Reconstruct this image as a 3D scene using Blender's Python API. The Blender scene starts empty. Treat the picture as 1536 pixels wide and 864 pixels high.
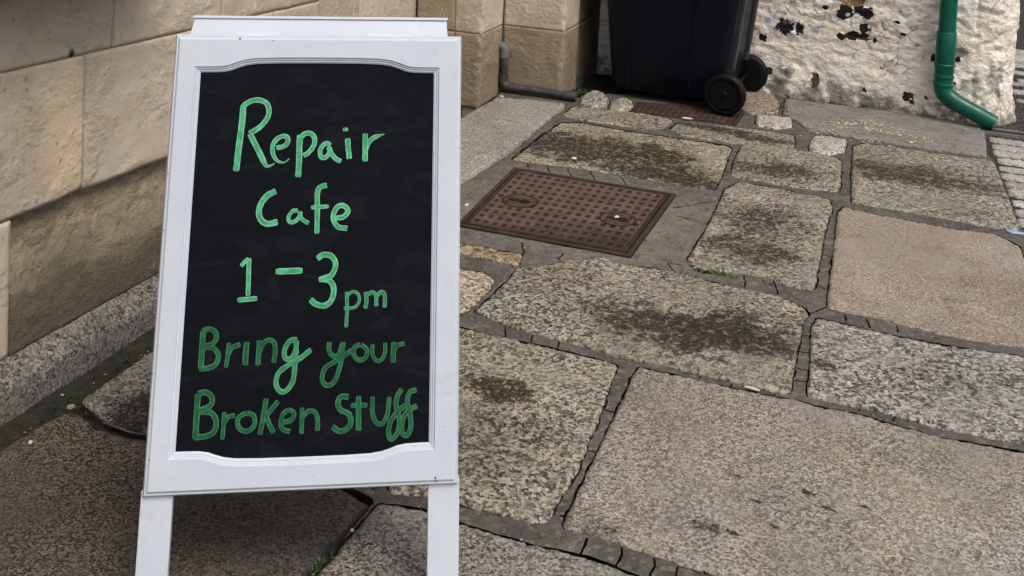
import bpy, math, random
import numpy as np
from mathutils import Vector, Matrix, geometry as mgeo
R = math.radians
rng = np.random.default_rng(7); random.seed(7)
SC = bpy.context.scene
COL = SC.collection

# ------------------------------------------------------------------ camera
F_PX, PY, HZ, ROLL, CH = 1536.0, -160.0, 92.0, 2.6, 1.5
th = math.atan(HZ/F_PX); rr = R(ROLL)
Rv = np.array([1, 0, 0.]); Fv = np.array([0, math.cos(th), -math.sin(th)]); Uv = np.cross(Rv, Fv)
CR = math.cos(rr)*Rv + math.sin(rr)*Uv; CU = -math.sin(rr)*Rv + math.cos(rr)*Uv
CC = np.array([0, 0, CH])
cd = bpy.data.cameras.new('camera'); cam = bpy.data.objects.new('camera', cd); COL.objects.link(cam)
cd.sensor_fit = 'HORIZONTAL'; cd.sensor_width = 36; cd.lens = 36*F_PX/1536; cd.shift_y = -(432-PY)/1536
cd.clip_start = .05; cd.clip_end = 300
cam.matrix_world = Matrix(((CR[0], CU[0], -Fv[0], CC[0]), (CR[1], CU[1], -Fv[1], CC[1]), (CR[2], CU[2], -Fv[2], CC[2]), (0, 0, 0, 1)))
SC.camera = cam
# ------------------------------------------------------------------ sky, sun, exposure
SUN_EL, SUN_AZ = R(58), R(142)          # azimuth clockwise from +Y (camera heading): light from the right, a little behind
w = bpy.data.worlds.new('World'); SC.world = w; w.use_nodes = True
nt = w.node_tree; sky = nt.nodes.new('ShaderNodeTexSky'); sky.sky_type = 'NISHITA'; sky.sun_disc = False
sky.sun_elevation = SUN_EL; sky.sun_rotation = SUN_AZ
sky.air_density = 1.0; sky.dust_density = 6.0; sky.ozone_density = 1.0
bg = nt.nodes['Background']; bg.inputs[1].default_value = .12
nt.links.new(sky.outputs[0], bg.inputs[0])
sl = bpy.data.lights.new('sun', 'SUN'); so = bpy.data.objects.new('sun', sl); COL.objects.link(so)
sl.energy = 1.1; sl.angle = R(26); sl.color = (1, .975, .935)
sd = Vector((math.sin(SUN_AZ)*math.cos(SUN_EL), math.cos(SUN_AZ)*math.cos(SUN_EL), math.sin(SUN_EL)))
so.rotation_euler = sd.to_track_quat('Z', 'Y').to_euler()
vs = SC.view_settings; vs.view_transform = 'Standard'; vs.look = 'None'; vs.gamma = 1; vs.use_curve_mapping = False
vs.exposure = 0.36

# ------------------------------------------------------------------ pixel (1536x864) -> world
def ray(x, y): return CR*(x-768)/F_PX - CU*(y-PY)/F_PX + Fv
def G(x, y, z=0.):
    d = ray(x, y); return CC + d*((z-CH)/d[2])
def onplane(x, y, P, n):
    d = ray(x, y); return CC + d*(((P-CC)@n)/(d@n))
A20 = R(20)
D1 = np.array([math.sin(A20), math.cos(A20), 0]); N1 = np.array([D1[1], -D1[0], 0])     # facade runs along D1, faces N1
D2 = N1.copy()                                                                         # to the right
UP = np.array([0, 0, 1.])

# ------------------------------------------------------------------ numpy noise
_perm = rng.permutation(256); _perm = np.concatenate([_perm]*3); _g = rng.normal(size=(256, 3)); _g /= np.linalg.norm(_g, axis=1)[:, None]
def perlin(p):
    p = np.asarray(p, float); i = np.floor(p).astype(int); f = p-i; i &= 255; u = f*f*f*(f*(f*6-15)+10)
    out = 0
    for dx in (0, 1):
        for dy in (0, 1):
            for dz in (0, 1):
                h = _perm[_perm[_perm[i[:, 0]+dx]+i[:, 1]+dy]+i[:, 2]+dz]
                gr = _g[h]; d = f-np.array([dx, dy, dz])
                wgt = (u[:, 0] if dx else 1-u[:, 0])*(u[:, 1] if dy else 1-u[:, 1])*(u[:, 2] if dz else 1-u[:, 2])
                out = out+wgt*(gr*d).sum(1)
    return out*1.4
def fbm(p, s=1., o=4, g=.5):
    p = np.asarray(p, float); v = 0; a = 1; t = 0
    for k in range(o):
        v = v+a*perlin(p*s+17.3*k+1000); t += a; a *= g; s *= 2
    return v/t
def p3(x, y, z=0.): 
    x = np.asarray(x, float); return np.stack([x, np.broadcast_to(y, x.shape), np.broadcast_to(z, x.shape)], 1)

# ------------------------------------------------------------------ objects
def setp(o, label=None, cat=None, group=None, kind=None):
    if label: o['label'] = label
    if cat: o['category'] = cat
    if group: o['group'] = group
    if kind: o['kind'] = kind
    return o
def empty(name, loc, label, cat, group=None):
    o = bpy.data.objects.new(name, None); COL.objects.link(o); o.location = loc; o.empty_display_size = .1
    return setp(o, label, cat, group)
def wloc(o):
    l = Vector((0, 0, 0))
    while o: l = l+o.location; o = o.parent
    return np.array(l)
def mesh(name, V, F, mat, parent=None, loc=None, smooth=False, bev=0, uv=None):
    """one mesh object from world-space vertices"""
    V = np.asarray(V, float).reshape(-1, 3)
    base = wloc(parent) if parent else np.zeros(3)
    off = np.zeros(3) if loc is None else np.asarray(loc, float)-base
    me = bpy.data.meshes.new(name)
    if isinstance(F, np.ndarray):
        n = len(F); k = F.shape[1]
        me.vertices.add(len(V)); me.vertices.foreach_set('co', (V-base-off).ravel())
        me.loops.add(n*k); me.loops.foreach_set('vertex_index', F.ravel().astype(np.int32))
        me.polygons.add(n); me.polygons.foreach_set('loop_start', np.arange(0, n*k, k, dtype=np.int32))
        me.update(calc_edges=True); me.validate()
    else:
        me.from_pydata((V-base-off).tolist(), [], F); me.update()
    if uv is not None:
        ul = me.uv_layers.new(name='uv'); li = np.empty(len(me.loops), np.int32); me.loops.foreach_get('vertex_index', li)
        ul.data.foreach_set('uv', np.asarray(uv, np.float32)[li].ravel())
    if mat: me.materials.append(mat)
    me.polygons.foreach_set('use_smooth', [bool(smooth)]*len(me.polygons))
    o = bpy.data.objects.new(name, me); COL.objects.link(o)
    if parent: o.parent = parent
    o.location = off
    if bev:
        b = o.modifiers.new('bevel', 'BEVEL'); b.width = bev; b.segments = 2; b.limit_method = 'ANGLE'; b.angle_limit = R(40)
    return o
class MB:
    def __init__(s): s.v = []; s.f = []
    def add(s, V, F):
        n = len(s.v); s.v += [tuple(q) for q in V]; s.f += [tuple(i+n for i in f) for f in F]; return s
    def hexa(s, P): return s.add(P, [(3, 2, 1, 0), (4, 5, 6, 7), (0, 1, 5, 4), (1, 2, 6, 5), (2, 3, 7, 6), (3, 0, 4, 7)])
    def box(s, o, a, b, c, x0, x1, y0, y1, z0, z1):
        o, a, b, c = map(np.asarray, (o, a, b, c))
        return s.hexa([o+a*x+b*y+c*z for z in (z0, z1) for x, y in ((x0, y0), (x1, y0), (x1, y1), (x0, y1))])
    def tube(s, pts, r, n=16, cap=True):
        pts = [np.asarray(p, float) for p in pts]; m = len(pts); rs = [r]*m if np.isscalar(r) else r
        t0 = pts[1]-pts[0]; t0 = t0/np.linalg.norm(t0); ref = UP if abs(t0[2]) < .9 else np.array([1., 0, 0])
        u = np.cross(t0, ref); u /= np.linalg.norm(u); V = []; F = []
        for i in range(m):
            t = pts[min(i+1, m-1)]-pts[max(i-1, 0)]; t = t/np.linalg.norm(t)
            u = u-t*(u@t); u /= np.linalg.norm(u); v = np.cross(t, u)
            for k in range(n):
                a = 2*math.pi*k/n; V.append(pts[i]+rs[i]*(math.cos(a)*u+math.sin(a)*v))
        for i in range(m-1):
            for k in range(n): F.append((i*n+k, i*n+(k+1) % n, (i+1)*n+(k+1) % n, (i+1)*n+k))
        if cap: F.append(tuple(range(n))[::-1]); F.append(tuple((m-1)*n+k for k in range(n)))
        return s.add(V, F)
    def lathe(s, o, ax, prof, n=32):
        """prof: (distance along axis, radius)"""
        o = np.asarray(o, float); ax = np.asarray(ax, float); ref = UP if abs(ax[2]) < .9 else np.array([1., 0, 0])
        u = np.cross(ax, ref); u /= np.linalg.norm(u); v = np.cross(ax, u); V = []; F = []; m = len(prof)
        for a, r in prof:
            for k in range(n):
                t = 2*math.pi*k/n; V.append(o+ax*a+r*(math.cos(t)*u+math.sin(t)*v))
        for i in range(m-1):
            for k in range(n): F.append((i*n+k, i*n+(k+1) % n, (i+1)*n+(k+1) % n, (i+1)*n+k))
        F.append(tuple(range(n))[::-1]); F.append(tuple((m-1)*n+k for k in range(n)))
        return s.add(V, F)
    def build(s, name, mat, parent=None, loc=None, smooth=False, bev=0): return mesh(name, s.v, s.f, mat, parent, loc, smooth, bev)
def autosmooth(o, ang=35):
    me = o.data; me.polygons.foreach_set('use_smooth', [True]*len(me.polygons))
    import bmesh
    bm = bmesh.new(); bm.from_mesh(me)
    for e in bm.edges:
        if len(e.link_faces) == 2 and e.calc_face_angle(0) > R(ang): e.smooth = False
    bm.to_mesh(me); bm.free(); return o

# ------------------------------------------------------------------ materials
def srgb(r, g, b):
    f = lambda c: (c/255/12.92 if c/255 <= .04045 else ((c/255+.055)/1.055)**2.4)
    return (f(r), f(g), f(b), 1)
def lin(*c): return (c[0], c[1], c[2], 1)
class Mat:
    def __init__(s, name, rough=.7, spec=.4):
        s.m = bpy.data.materials.new(name); s.m.use_nodes = True; s.t = s.m.node_tree; s.b = s.t.nodes['Principled BSDF']
        s.b.inputs['Roughness'].default_value = rough; s.b.inputs['Specular IOR Level'].default_value = spec
        g = s.n('ShaderNodeNewGeometry'); s.P = g.outputs['Position']; s.Nrm = g.outputs['Normal']
    def n(s, t, **k):
        x = s.t.nodes.new(t)
        for a, b in k.items(): setattr(x, a, b)
        return x
    def inp(s, sock, v):
        if hasattr(v, 'links') or isinstance(v, bpy.types.NodeSocket): s.t.links.new(v, sock)
        else: sock.default_value = v
    def vec(s, p=None, scale=(1, 1, 1), loc=(0, 0, 0), rot=0):
        x = s.n('ShaderNodeMapping'); s.inp(x.inputs[0], p or s.P); x.inputs['Location'].default_value = loc
        x.inputs['Scale'].default_value = scale; x.inputs['Rotation'].default_value = (0, 0, rot); return x.outputs[0]
    def noise(s, scale, detail=3, rough=.55, p=None, dist=0):
        x = s.n('ShaderNodeTexNoise'); s.inp(x.inputs['Vector'], p or s.P); x.inputs['Scale'].default_value = scale
        x.inputs['Detail'].default_value = detail; x.inputs['Roughness'].default_value = rough; x.inputs['Distortion'].default_value = dist
        return x.outputs[0]
    def voro(s, scale, feature='F1', p=None, out=0, rand=1):
        x = s.n('ShaderNodeTexVoronoi', feature=feature); s.inp(x.inputs['Vector'], p or s.P); x.inputs['Scale'].default_value = scale
        x.inputs['Randomness'].default_value = rand; return x.outputs[out]
    def math(s, op, a, b=0., c=0., clamp=False):
        x = s.n('ShaderNodeMath', operation=op, use_clamp=clamp)
        for i, v in enumerate((a, b, c)): s.inp(x.inputs[i], v)
        return x.outputs[0]
    def step(s, v, a, b, lo=0., hi=1.):
        x = s.n('ShaderNodeMapRange', interpolation_type='SMOOTHSTEP'); s.inp(x.inputs[0], v)
        for i, q in enumerate((a, b, lo, hi)): s.inp(x.inputs[i+1], q)
        return x.outputs[0]
    def mix(s, f, a, b, blend='MIX'):
        x = s.n('ShaderNodeMix', data_type='RGBA', blend_type=blend); s.inp(x.inputs[0], f); s.inp(x.inputs[6], a); s.inp(x.inputs[7], b); return x.outputs[2]
    def ramp(s, v, stops):
        x = s.n('ShaderNodeValToRGB'); s.inp(x.inputs[0], v); e = x.color_ramp.elements
        while len(e) < len(stops): e.new(.5)
        for i, (p, c) in enumerate(stops): e[i].position = p; e[i].color = c
        return x.outputs[0]
    def blob(s, c, r, rot=0, p=None, wob=.6, ws=9):
        """soft patch centred on world point c, radii r (3), edge broken by noise"""
        sub = s.n('ShaderNodeVectorMath', operation='SUBTRACT'); s.inp(sub.inputs[0], p or s.P); sub.inputs[1].default_value = c
        mp = s.n('ShaderNodeVectorRotate'); s.inp(mp.inputs[0], sub.outputs[0]); mp.inputs['Axis'].default_value = (0, 0, 1); mp.inputs['Angle'].default_value = -rot
        dv = s.n('ShaderNodeVectorMath', operation='DIVIDE'); s.inp(dv.inputs[0], mp.outputs[0]); dv.inputs[1].default_value = r
        ln = s.n('ShaderNodeVectorMath', operation='LENGTH'); s.inp(ln.inputs[0], dv.outputs[0])
        nz = s.noise(ws, 3, .6)
        d = s.math('ADD', ln.outputs['Value'], s.math('MULTIPLY', s.math('SUBTRACT', nz, .5), wob*2))
        return s.step(d, 1.25, .25)
    def bump(s, h, dist=.01, strength=1., prev=None):
        x = s.n('ShaderNodeBump'); s.inp(x.inputs['Height'], h); x.inputs['Distance'].default_value = dist; x.inputs['Strength'].default_value = strength
        if prev is not None: s.inp(x.inputs['Normal'], prev)
        return x.outputs[0]
    def done(s, color=None, normal=None, rough=None):
        if color is not None: s.inp(s.b.inputs['Base Color'], color)
        if normal is not None: s.inp(s.b.inputs['Normal'], normal)
        if rough is not None: s.inp(s.b.inputs['Roughness'], rough)
        return s.m

def granite(name, light, mid, dark, cov=.3, grain=150., pit=55., blobs=(), off=0., bumpd=.006, contrast=1., tint=None):
    """granite flag: feldspar/quartz/mica grains, dirt sitting in the pits; blobs = (centre, radii, rot, amount, colour)"""
    m = Mat(name, .72, .35)
    p = m.vec(loc=(off, off*.7, off*.3))
    g1 = m.noise(grain*1.15, 4, .75, p); g2 = m.voro(grain*1.05, 'F1', p, 1)
    sep = m.n('ShaderNodeSeparateColor'); m.inp(sep.inputs[0], g2)
    gr = m.math('ADD', m.math('MULTIPLY', g1, .6), m.math('MULTIPLY', sep.outputs[0], .4))
    hi = tuple(min(.78, c*1.6) for c in light[:3])+(1,)
    col = m.ramp(gr, [(.33, dark), (.43, mid), (.54, light), (.68, hi)])
    big = m.noise(2.6, 5, .65, p)
    col = m.mix(m.step(big, .32, .7), m.mix(1., col, lin(.72, .70, .68), 'MULTIPLY'), col)
    film = m.step(m.noise(3.1, 5, .7, m.vec(loc=(off*2.3, off, 5))), .42, .66)
    col = m.mix(m.math('MULTIPLY', film, .55), col, m.mix(.45, mid, light))      # trodden, dust-filled areas lose their grain
    hue = m.ramp(m.noise(3.6+off*.03, 4, .65, m.vec(loc=(off*1.7, -off, 3))), [(.3, lin(1.0, .93, .80)), (.45, lin(1, 1, 1)), (.58, lin(.97, .98, .91)), (.72, lin(.86, .87, .92))])
    col = m.mix(.8, col, m.mix(1., col, hue, 'MULTIPLY'))
    if tint: col = m.mix(m.math('MULTIPLY', m.step(m.noise(4.5, 3, .6, p), .45, .65), .6), col, m.mix(1., col, tint, 'MULTIPLY'))
    pn = m.noise(pit*1.3, 5, .72, p); pn2 = m.noise(pit*.5, 5, .65, p)
    pt = m.math('ADD', m.math('MULTIPLY', pn, .66), m.math('MULTIPLY', pn2, .34))
    c = m.math('ADD', cov, m.math('MULTIPLY', m.math('SUBTRACT', m.noise(6, 4, .6, p), .5), .5))
    stn = m.math('ADD', 0., .55)
    for (bc, br, brot, amt, bcol) in blobs:
        bm_ = m.blob(bc, (br[0]*1.25, br[1]*1.25, 1), brot, None, .7, 7)
        c = m.math('ADD', c, m.math('MULTIPLY', bm_, amt*.72)); stn = m.math('ADD', stn, m.math('MULTIPLY', bm_, amt*.6))
        col = m.mix(m.math('MULTIPLY', bm_, min(.55, abs(amt)*.85)), col, m.mix(1., col, bcol, 'MULTIPLY'))
    c = m.math('MINIMUM', c, .62); stn = m.math('MINIMUM', stn, .96)
    thr = m.math('ADD', .33, m.math('MULTIPLY', c, .30))
    dm = m.step(pt, m.math('ADD', thr, .026), m.math('SUBTRACT', thr, .026))
    dirtcol2 = m.ramp(m.noise(30, 3, .6, p), [(.3, lin(.010, .009, .007)), (.7, lin(.045, .034, .020))])
    dirtcol2 = m.mix(.25, dirtcol2, m.mix(1., col, lin(.5, .45, .4), 'MULTIPLY'))
    col = m.mix(m.math('MULTIPLY', dm, stn), col, dirtcol2)
    h = m.math('ADD', m.math('MULTIPLY', m.step(pt, m.math('SUBTRACT', thr, .10), m.math('ADD', thr, .06)), .8), m.math('MULTIPLY', gr, .5))
    zz = m.n('ShaderNodeSeparateXYZ'); m.inp(zz.inputs[0], m.P)
    if off < 70: col = m.mix(m.step(m.math('ADD', zz.outputs[2], m.math('MULTIPLY', m.math('SUBTRACT', m.noise(25, 3), .5), .008)), -.005, -.0105), col, lin(.018, .016, .012))   # soil packed against the sides
    nr = m.bump(h, bumpd*1.5, 1.)
    return m.done(col, nr, m.step(dm, 0., 1., .58, .62))

def cement(name, c1, c2, dirt=.3, patch=None):
    m = Mat(name, .85, .25); n1 = m.noise(6, 5, .7); n2 = m.noise(130, 3, .7); n3 = m.noise(30, 5, .7); n5 = m.voro(85, 'F1', None, 1)
    se = m.n('ShaderNodeSeparateColor'); m.inp(se.inputs[0], n5)
    col = m.mix(m.step(n1, .32, .68), c1, c2)
    if patch: col = m.mix(m.math('MULTIPLY', m.blob(patch[0], patch[1], R(-20), None, .3, 5), .85), col, m.mix(m.step(n1, .32, .68), patch[2], lin(.14, .128, .11)))   # later cement bed round the cover
    col = m.mix(m.math('MULTIPLY', m.step(se.outputs[0], .72, .95), .28), col, lin(.30, .28, .24))
    col = m.mix(m.math('MULTIPLY', m.step(n2, .48, .30), .6), col, lin(.05, .047, .04))
    col = m.mix(m.math('MULTIPLY', m.step(n3, .52, .68), min(.95, dirt*1.6)), col, lin(.045, .04, .03))
    return m.done(col, m.bump(m.math('ADD', m.math('MULTIPLY', n2, .5), n3), .010, 1.))

def plain(name, col, rough=.5, spec=.5, bs=0, bd=.002, var=0.):
    m = Mat(name, rough, spec); c = col
    if var:
        c = m.mix(m.step(m.noise(14, 4, .6), .35, .7), m.mix(1., col, lin(1-var, 1-var, 1-var), 'MULTIPLY'), col)
    return m.done(c, m.bump(m.noise(bs, 3, .6), bd, .6) if bs else None)

M = {}
def wallpt(s, z): return np.array([-.131, 5.564, 0])+D1*s+UP*z
def sandstone(name, base, dark, yellow, rough_amt, off, damp=0., patch=()):
    m = Mat(name, .88, .2); p = m.vec(loc=(off, off*1.3, off*.6))
    n1 = m.noise(3.2, 5, .6, p); n2 = m.noise(30, 6, .78, p); n3 = m.noise(160, 2, .7, p); n4 = m.noise(9, 4, .6, p)
    col = m.mix(m.step(n1, .32, .7), dark, base)
    col = m.mix(m.math('MULTIPLY', m.step(n4, .45, .68), .5), col, yellow)
    col = m.mix(m.math('MULTIPLY', m.step(n3, .42, .75), .22), col, lin(.5, .44, .34))
    col = m.mix(m.math('MULTIPLY', m.step(n2, .44, .30), .55*rough_amt+.08), col, lin(.075, .062, .045))
    for pc, pr_, pcol, pa, pw, pws in patch: col = m.mix(m.math('MULTIPLY', m.blob(pc, pr_, 0, None, pw, pws), pa), col, pcol)
    if damp:
        z = m.n('ShaderNodeSeparateXYZ'); m.inp(z.inputs[0], m.P)
        dz = m.math('ADD', z.outputs[2], m.math('MULTIPLY', m.math('SUBTRACT', m.noise(5, 5, .65, p), .5), .35))
        col = m.mix(m.math('MULTIPLY', m.step(dz, .44, .14), damp), col, m.mix(1., col, lin(.29, .315, .315), 'MULTIPLY'))
    msk = m.step(m.noise(4.2, 4, .65, m.vec(loc=(off+7, off, 2))), .44, .60); chip = m.step(m.noise(17, 6, .75, p), .64, .70)
    vein = m.noise(34, 5, .72, m.vec(p, (1, 1, 1.7)))
    col = m.mix(m.math('MULTIPLY', m.math('MULTIPLY', msk, m.step(vein, .46, .36)), .5 if rough_amt > .75 else .28), col, lin(.16, .13, .095))
    col = m.mix(m.math('MULTIPLY', m.math('MULTIPLY', msk, m.step(vein, .56, .66)), .35), col, lin(.66, .60, .49))
    col = m.mix(m.math('MULTIPLY', chip, .45), col, lin(.22, .18, .13))
    h = m.math('ADD', m.math('MULTIPLY', n2, rough_amt), m.math('MULTIPLY', n3, .12))
    h = m.math('ADD', h, m.math('ADD', m.math('MULTIPLY', m.math('MULTIPLY', vein, msk), .9), m.math('MULTIPLY', chip, -.35)))
    return m.done(col, m.bump(h, (.034 if damp > .5 else .020) if rough_amt > .75 else .009, 1.))
Y = lin(.40, .31, .19)
M['wall_a'] = sandstone('sandstone_smooth', lin(.55, .48, .385), lin(.46, .40, .315), lin(.48, .39, .26), .35, 0)
M['wall_b'] = sandstone('sandstone_rough', lin(.54, .465, .365), lin(.43, .37, .285), lin(.46, .37, .25), .7, 5)
M['wall_c'] = sandstone('sandstone_yellow', lin(.57, .475, .335), lin(.50, .425, .31), lin(.58, .47, .32), .5, 9)
M['wall_d'] = sandstone('sandstone_damp', lin(.58, .48, .335), lin(.46, .385, .275), lin(.62, .49, .31), 1., 13, damp=.95)
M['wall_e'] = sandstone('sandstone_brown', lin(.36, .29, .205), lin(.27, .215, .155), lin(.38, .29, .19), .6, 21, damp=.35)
def wpx(x, y): return tuple(onplane(x, y, wallpt(0, 0), N1))
M['wall_c'] = sandstone('sandstone_yellow_patch', lin(.55, .48, .385), lin(.46, .40, .315), Y, .7, 9, patch=[(wpx(103, 190), (.06, .12, .26), lin(.66, .53, .35), .8, .25, 6)])
M['wall_g'] = sandstone('sandstone_chipped', lin(.55, .48, .385), lin(.46, .40, .315), Y, .5, 3, patch=[(wpx(108, 82), (.014, .014, .018), lin(.02, .018, .015), 1., .3, 40)])
M['wall_mortar'] = plain('lime_mortar', lin(.40, .35, .27), .9, .2, 60, .004, .3)
M['wall_f'] = sandstone('sandstone_nook_shade', lin(.13, .115, .09), lin(.05, .045, .036), lin(.16, .13, .09), .9, 27)  # nook stone blackened: the deep shade there is put into its colour
M['sill'] = sandstone('sill_stone', lin(.2, .16, .11), lin(.11, .085, .055), Y, .5, 31)

# ------------------------------------------------------------------ ground sheet
V = [(-70, -70, -.09), (70, -70, -.09), (70, 70, -.09), (-70, 70, -.09)]
M['soil'] = Mat('dark_soil', .95, .2); _m = M['soil']
M['soil'] = _m.done(_m.ramp(_m.noise(60, 4, .65), [(.35, lin(.006, .0055, .0045)), (.7, lin(.022, .02, .016))]), _m.bump(_m.noise(90, 4, .7), .006))
M['asphalt'] = cement('asphalt', lin(.07, .07, .07), lin(.05, .05, .05))
setp(mesh('ground', V, [(0, 1, 2, 3)], M['asphalt']), kind='structure')

# ------------------------------------------------------------------ paving
def W2(pts):
    out = []
    for p in pts: out.append(np.array(p[1:], float) if p[0] == 'w' else G(*p)[:2])
    return np.array(out)
def chaikin(P, it=1, k=.25):
    for _ in range(it):
        Q = np.roll(P, -1, 0); P = np.stack([P*(1-k)+Q*k, P*k+Q*(1-k)], 1).reshape(-1, 2)
    return P
def resample(P, step):
    out = []
    for a, b in zip(P, np.roll(P, -1, 0)):
        n = max(1, int(round(np.linalg.norm(b-a)/step)))
        for i in range(n): out.append(a+(b-a)*i/n)
    return np.array(out)
def area2(P): x, y = P.T; return ((x*np.roll(y, -1))-(np.roll(x, -1)*y)).sum()
def normals(P):
    t = np.roll(P, -1, 0)-np.roll(P, 1, 0); t /= np.linalg.norm(t, axis=1)[:, None]+1e-9; return np.stack([t[:, 1], -t[:, 0]], 1)   # outward for ccw
def outline(pts, wob=.004, sm=1, step=.012):
    P = W2(pts)
    if area2(P) < 0: P = P[::-1]
    P = resample(chaikin(resample(P, .028), sm, .25), step)
    n = fbm(p3(P[:, 0], P[:, 1]), 14, 5, .72)*wob*2.3
    return P+normals(P)*n[:, None]
def sdf(Q, P):
    """signed distance of points Q to polygon P (negative inside) and nearest boundary point"""
    d = np.full(len(Q), 1e9); near = np.zeros_like(Q); ins = np.zeros(len(Q), bool)
    for a, b in zip(P, np.roll(P, -1, 0)):
        e = b-a; w_ = Q-a; t = np.clip((w_@e)/(e@e+1e-12), 0, 1); c = a+t[:, None]*e; dd = ((Q-c)**2).sum(1)
        m = dd < d; d[m] = dd[m]; near[m] = c[m]
        cr = ((a[1] <= Q[:, 1]) != (b[1] <= Q[:, 1]))
        if cr.any():
            xi = a[0]+(Q[:, 1]-a[1])*(e[0]/(e[1] if abs(e[1]) > 1e-12 else 1e-12)); ins ^= cr & (Q[:, 0] < xi)
    d = np.sqrt(d); return np.where(ins, -d, d), near
def slab_mesh(P, step, z0, er, relief, bottom=-.06, tilt=(0, 0), dome=0., seed=0., rscale=9, chip=.006):
    lo = P.min(0)-step*2; hi = P.max(0)+step*2
    xs = np.arange(lo[0], hi[0], step); ys = np.arange(lo[1], hi[1], step); nx, ny = len(xs), len(ys)
    X, Yg = np.meshgrid(xs, ys); Q = np.stack([X.ravel(), Yg.ravel()], 1)
    jit = (rng.random(Q.shape)-.5)*step*.35; Q = Q+jit
    d, near = sdf(Q, P)
    keep = d < step*.8; snap = (d > -step*.35) & keep
    Q[snap] = near[snap]; d = np.where(snap, 0, d)
    ids = np.arange(nx*ny).reshape(ny, nx)
    C4 = np.stack([ids[:-1, :-1], ids[:-1, 1:], ids[1:, 1:], ids[1:, :-1]], -1).reshape(-1, 4)
    ok = keep[C4].all(1) & (d[C4] < 0).any(1); C4 = C4[ok]
    dep = -d; cx = P.mean(0)
    e_ = np.clip(1-dep/(er*(1+.8*fbm(p3(Q[:, 0], Q[:, 1], seed+3), 11, 3))+1e-6), 0, 1)
    z = z0-er*.75*(1-np.sqrt(1-e_**2*.999))-chip*np.clip(fbm(p3(Q[:, 0], Q[:, 1], seed+8), 22, 3)*3-.35, 0, 1)*np.clip(1-dep/.05, 0, 1)
    z = z+relief*(fbm(p3(Q[:, 0], Q[:, 1], seed), rscale, 5, .62)*1.6)*np.clip(dep/.012, .25, 1)
    z = z+(Q[:, 0]-cx[0])*tilt[0]+(Q[:, 1]-cx[1])*tilt[1]
    if dome: z = z+dome*(np.clip(dep/max(dep.max(), 1e-6), 0, 1)**.5-1)
    # boundary edges -> skirt
    E = np.concatenate([C4[:, [0, 1]], C4[:, [1, 2]], C4[:, [2, 3]], C4[:, [3, 0]]])
    key = np.sort(E, 1); kk = key[:, 0].astype(np.int64)*(nx*ny)+key[:, 1]
    u, inv, cnt = np.unique(kk, return_inverse=True, return_counts=True); be = E[cnt[inv] == 1]
    used = np.unique(C4); rm = -np.ones(nx*ny, int); rm[used] = np.arange(len(used))
    V = np.column_stack([Q[used], z[used]]); F = rm[C4]; be = rm[be]
    bu = np.unique(be); bm_ = -np.ones(len(used), int); bm_[bu] = np.arange(len(bu))+len(used)
    VB = V[bu].copy(); VB[:, 2] = bottom
    return np.vstack([V, VB]), np.vstack([F, np.column_stack([be[:, 1], be[:, 0], bm_[be[:, 0]], bm_[be[:, 1]]])])

PAVE = setp(bpy.data.objects.new('pavement', None), kind='structure'); COL.objects.link(PAVE)
def gb(x, y, rx, ry, amt, col, rot=-20): c = G(x, y); return (tuple(c), (rx, ry, 1), R(rot), amt, col)
BR, GN, OC, DK, RUST = lin(.40, .31, .21), lin(.33, .33, .22), lin(.62, .46, .2), lin(.3, .28, .25), lin(.95, .62, .45)
L0, M0, K0 = lin(.3082, .2870, .2410), lin(.1748, .1610, .1334), lin(.0460, .0414, .0331)
Lp, Mp, Kp = lin(.2990, .2732, .2392), lin(.1978, .1785, .1546), lin(.0874, .0764, .0644)
Lg, Mg, Kg = lin(.2806, .2686, .2410), lin(.1564, .1490, .1334), lin(.0442, .0414, .0368)
Ld, Md, Kd = lin(.105, .093, .076), lin(.036, .031, .025), lin(.0095, .0080, .0062)  # wet brown stone, darkened further to hold the shade around the sign
SL = []   # (points, material args, step, z0, er, relief)
def slab(pts, mat, step=.011, z0=0., er=.012, rel=.003, wob=.004, sm=1, dome=0., tilt=(0, 0), rscale=9):
    SL.append((pts, mat, step, z0, er, rel, wob, sm, dome, tilt, rscale))
LX = lambda y: 2.093-(4.011-y)*.33      # right-hand edge of the flags
gm = granite
slab([(957, 547), (1085, 577), (1200, 600), (1270, 615), (1400, 651), (1491, 668), (1536, 676), ('w', LX(2.32)-.03, 2.32), ('w', LX(1.2), 1.2), (1290, 925), (1130, 874), (1077, 859), (1029, 846), (942, 819), (843, 787), (870, 730), (905, 655)],
     gm('granite_pale', Lp, Mp, lin(.095, .082, .068), .10, 190, 80, [gb(1150, 640, .28, .12, .12, BR), gb(1060, 790, .03, .02, .5, DK), gb(908, 797, .04, .03, .4, DK)]+[gb(x_, y_, .016, .007, .9, lin(.45, .42, .4), -30) for x_, y_ in ((1104, 712), (1136, 752), (1210, 738), (1243, 763), (1298, 761), (1100, 800), (1162, 790))], 1, .003, .75, lin(.92, .95, 1)), .012, 0, .012, .0028)
slab([(600, 470), (690, 490), (764, 505), (838, 523), (926, 546), (905, 610), (870, 697), (823, 779), (807, 784), (747, 768), (689, 752), (640, 742), (585, 738), (560, 600)],
     gm('granite_flecked', L0, M0, K0, .20, 120, 52, [gb(745, 583, .085, .06, .75, OC), gb(715, 650, .2, .2, .2, BR)], 3), .009, 0, .014, .004)
slab([(568, 752), (640, 763), (690, 783), (785, 809), (869, 831), (925, 849), (1010, 882), (1090, 930), ('w', .35, 1.45), ('w', -.4, 1.45), (440, 900), (468, 866)],
     gm('granite_grey', Lg, Mg, Kg, .12, 200, 90, [gb(600, 850, .3, .2, .2, DK)], 5), .009, -.002, .012, .003)
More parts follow.
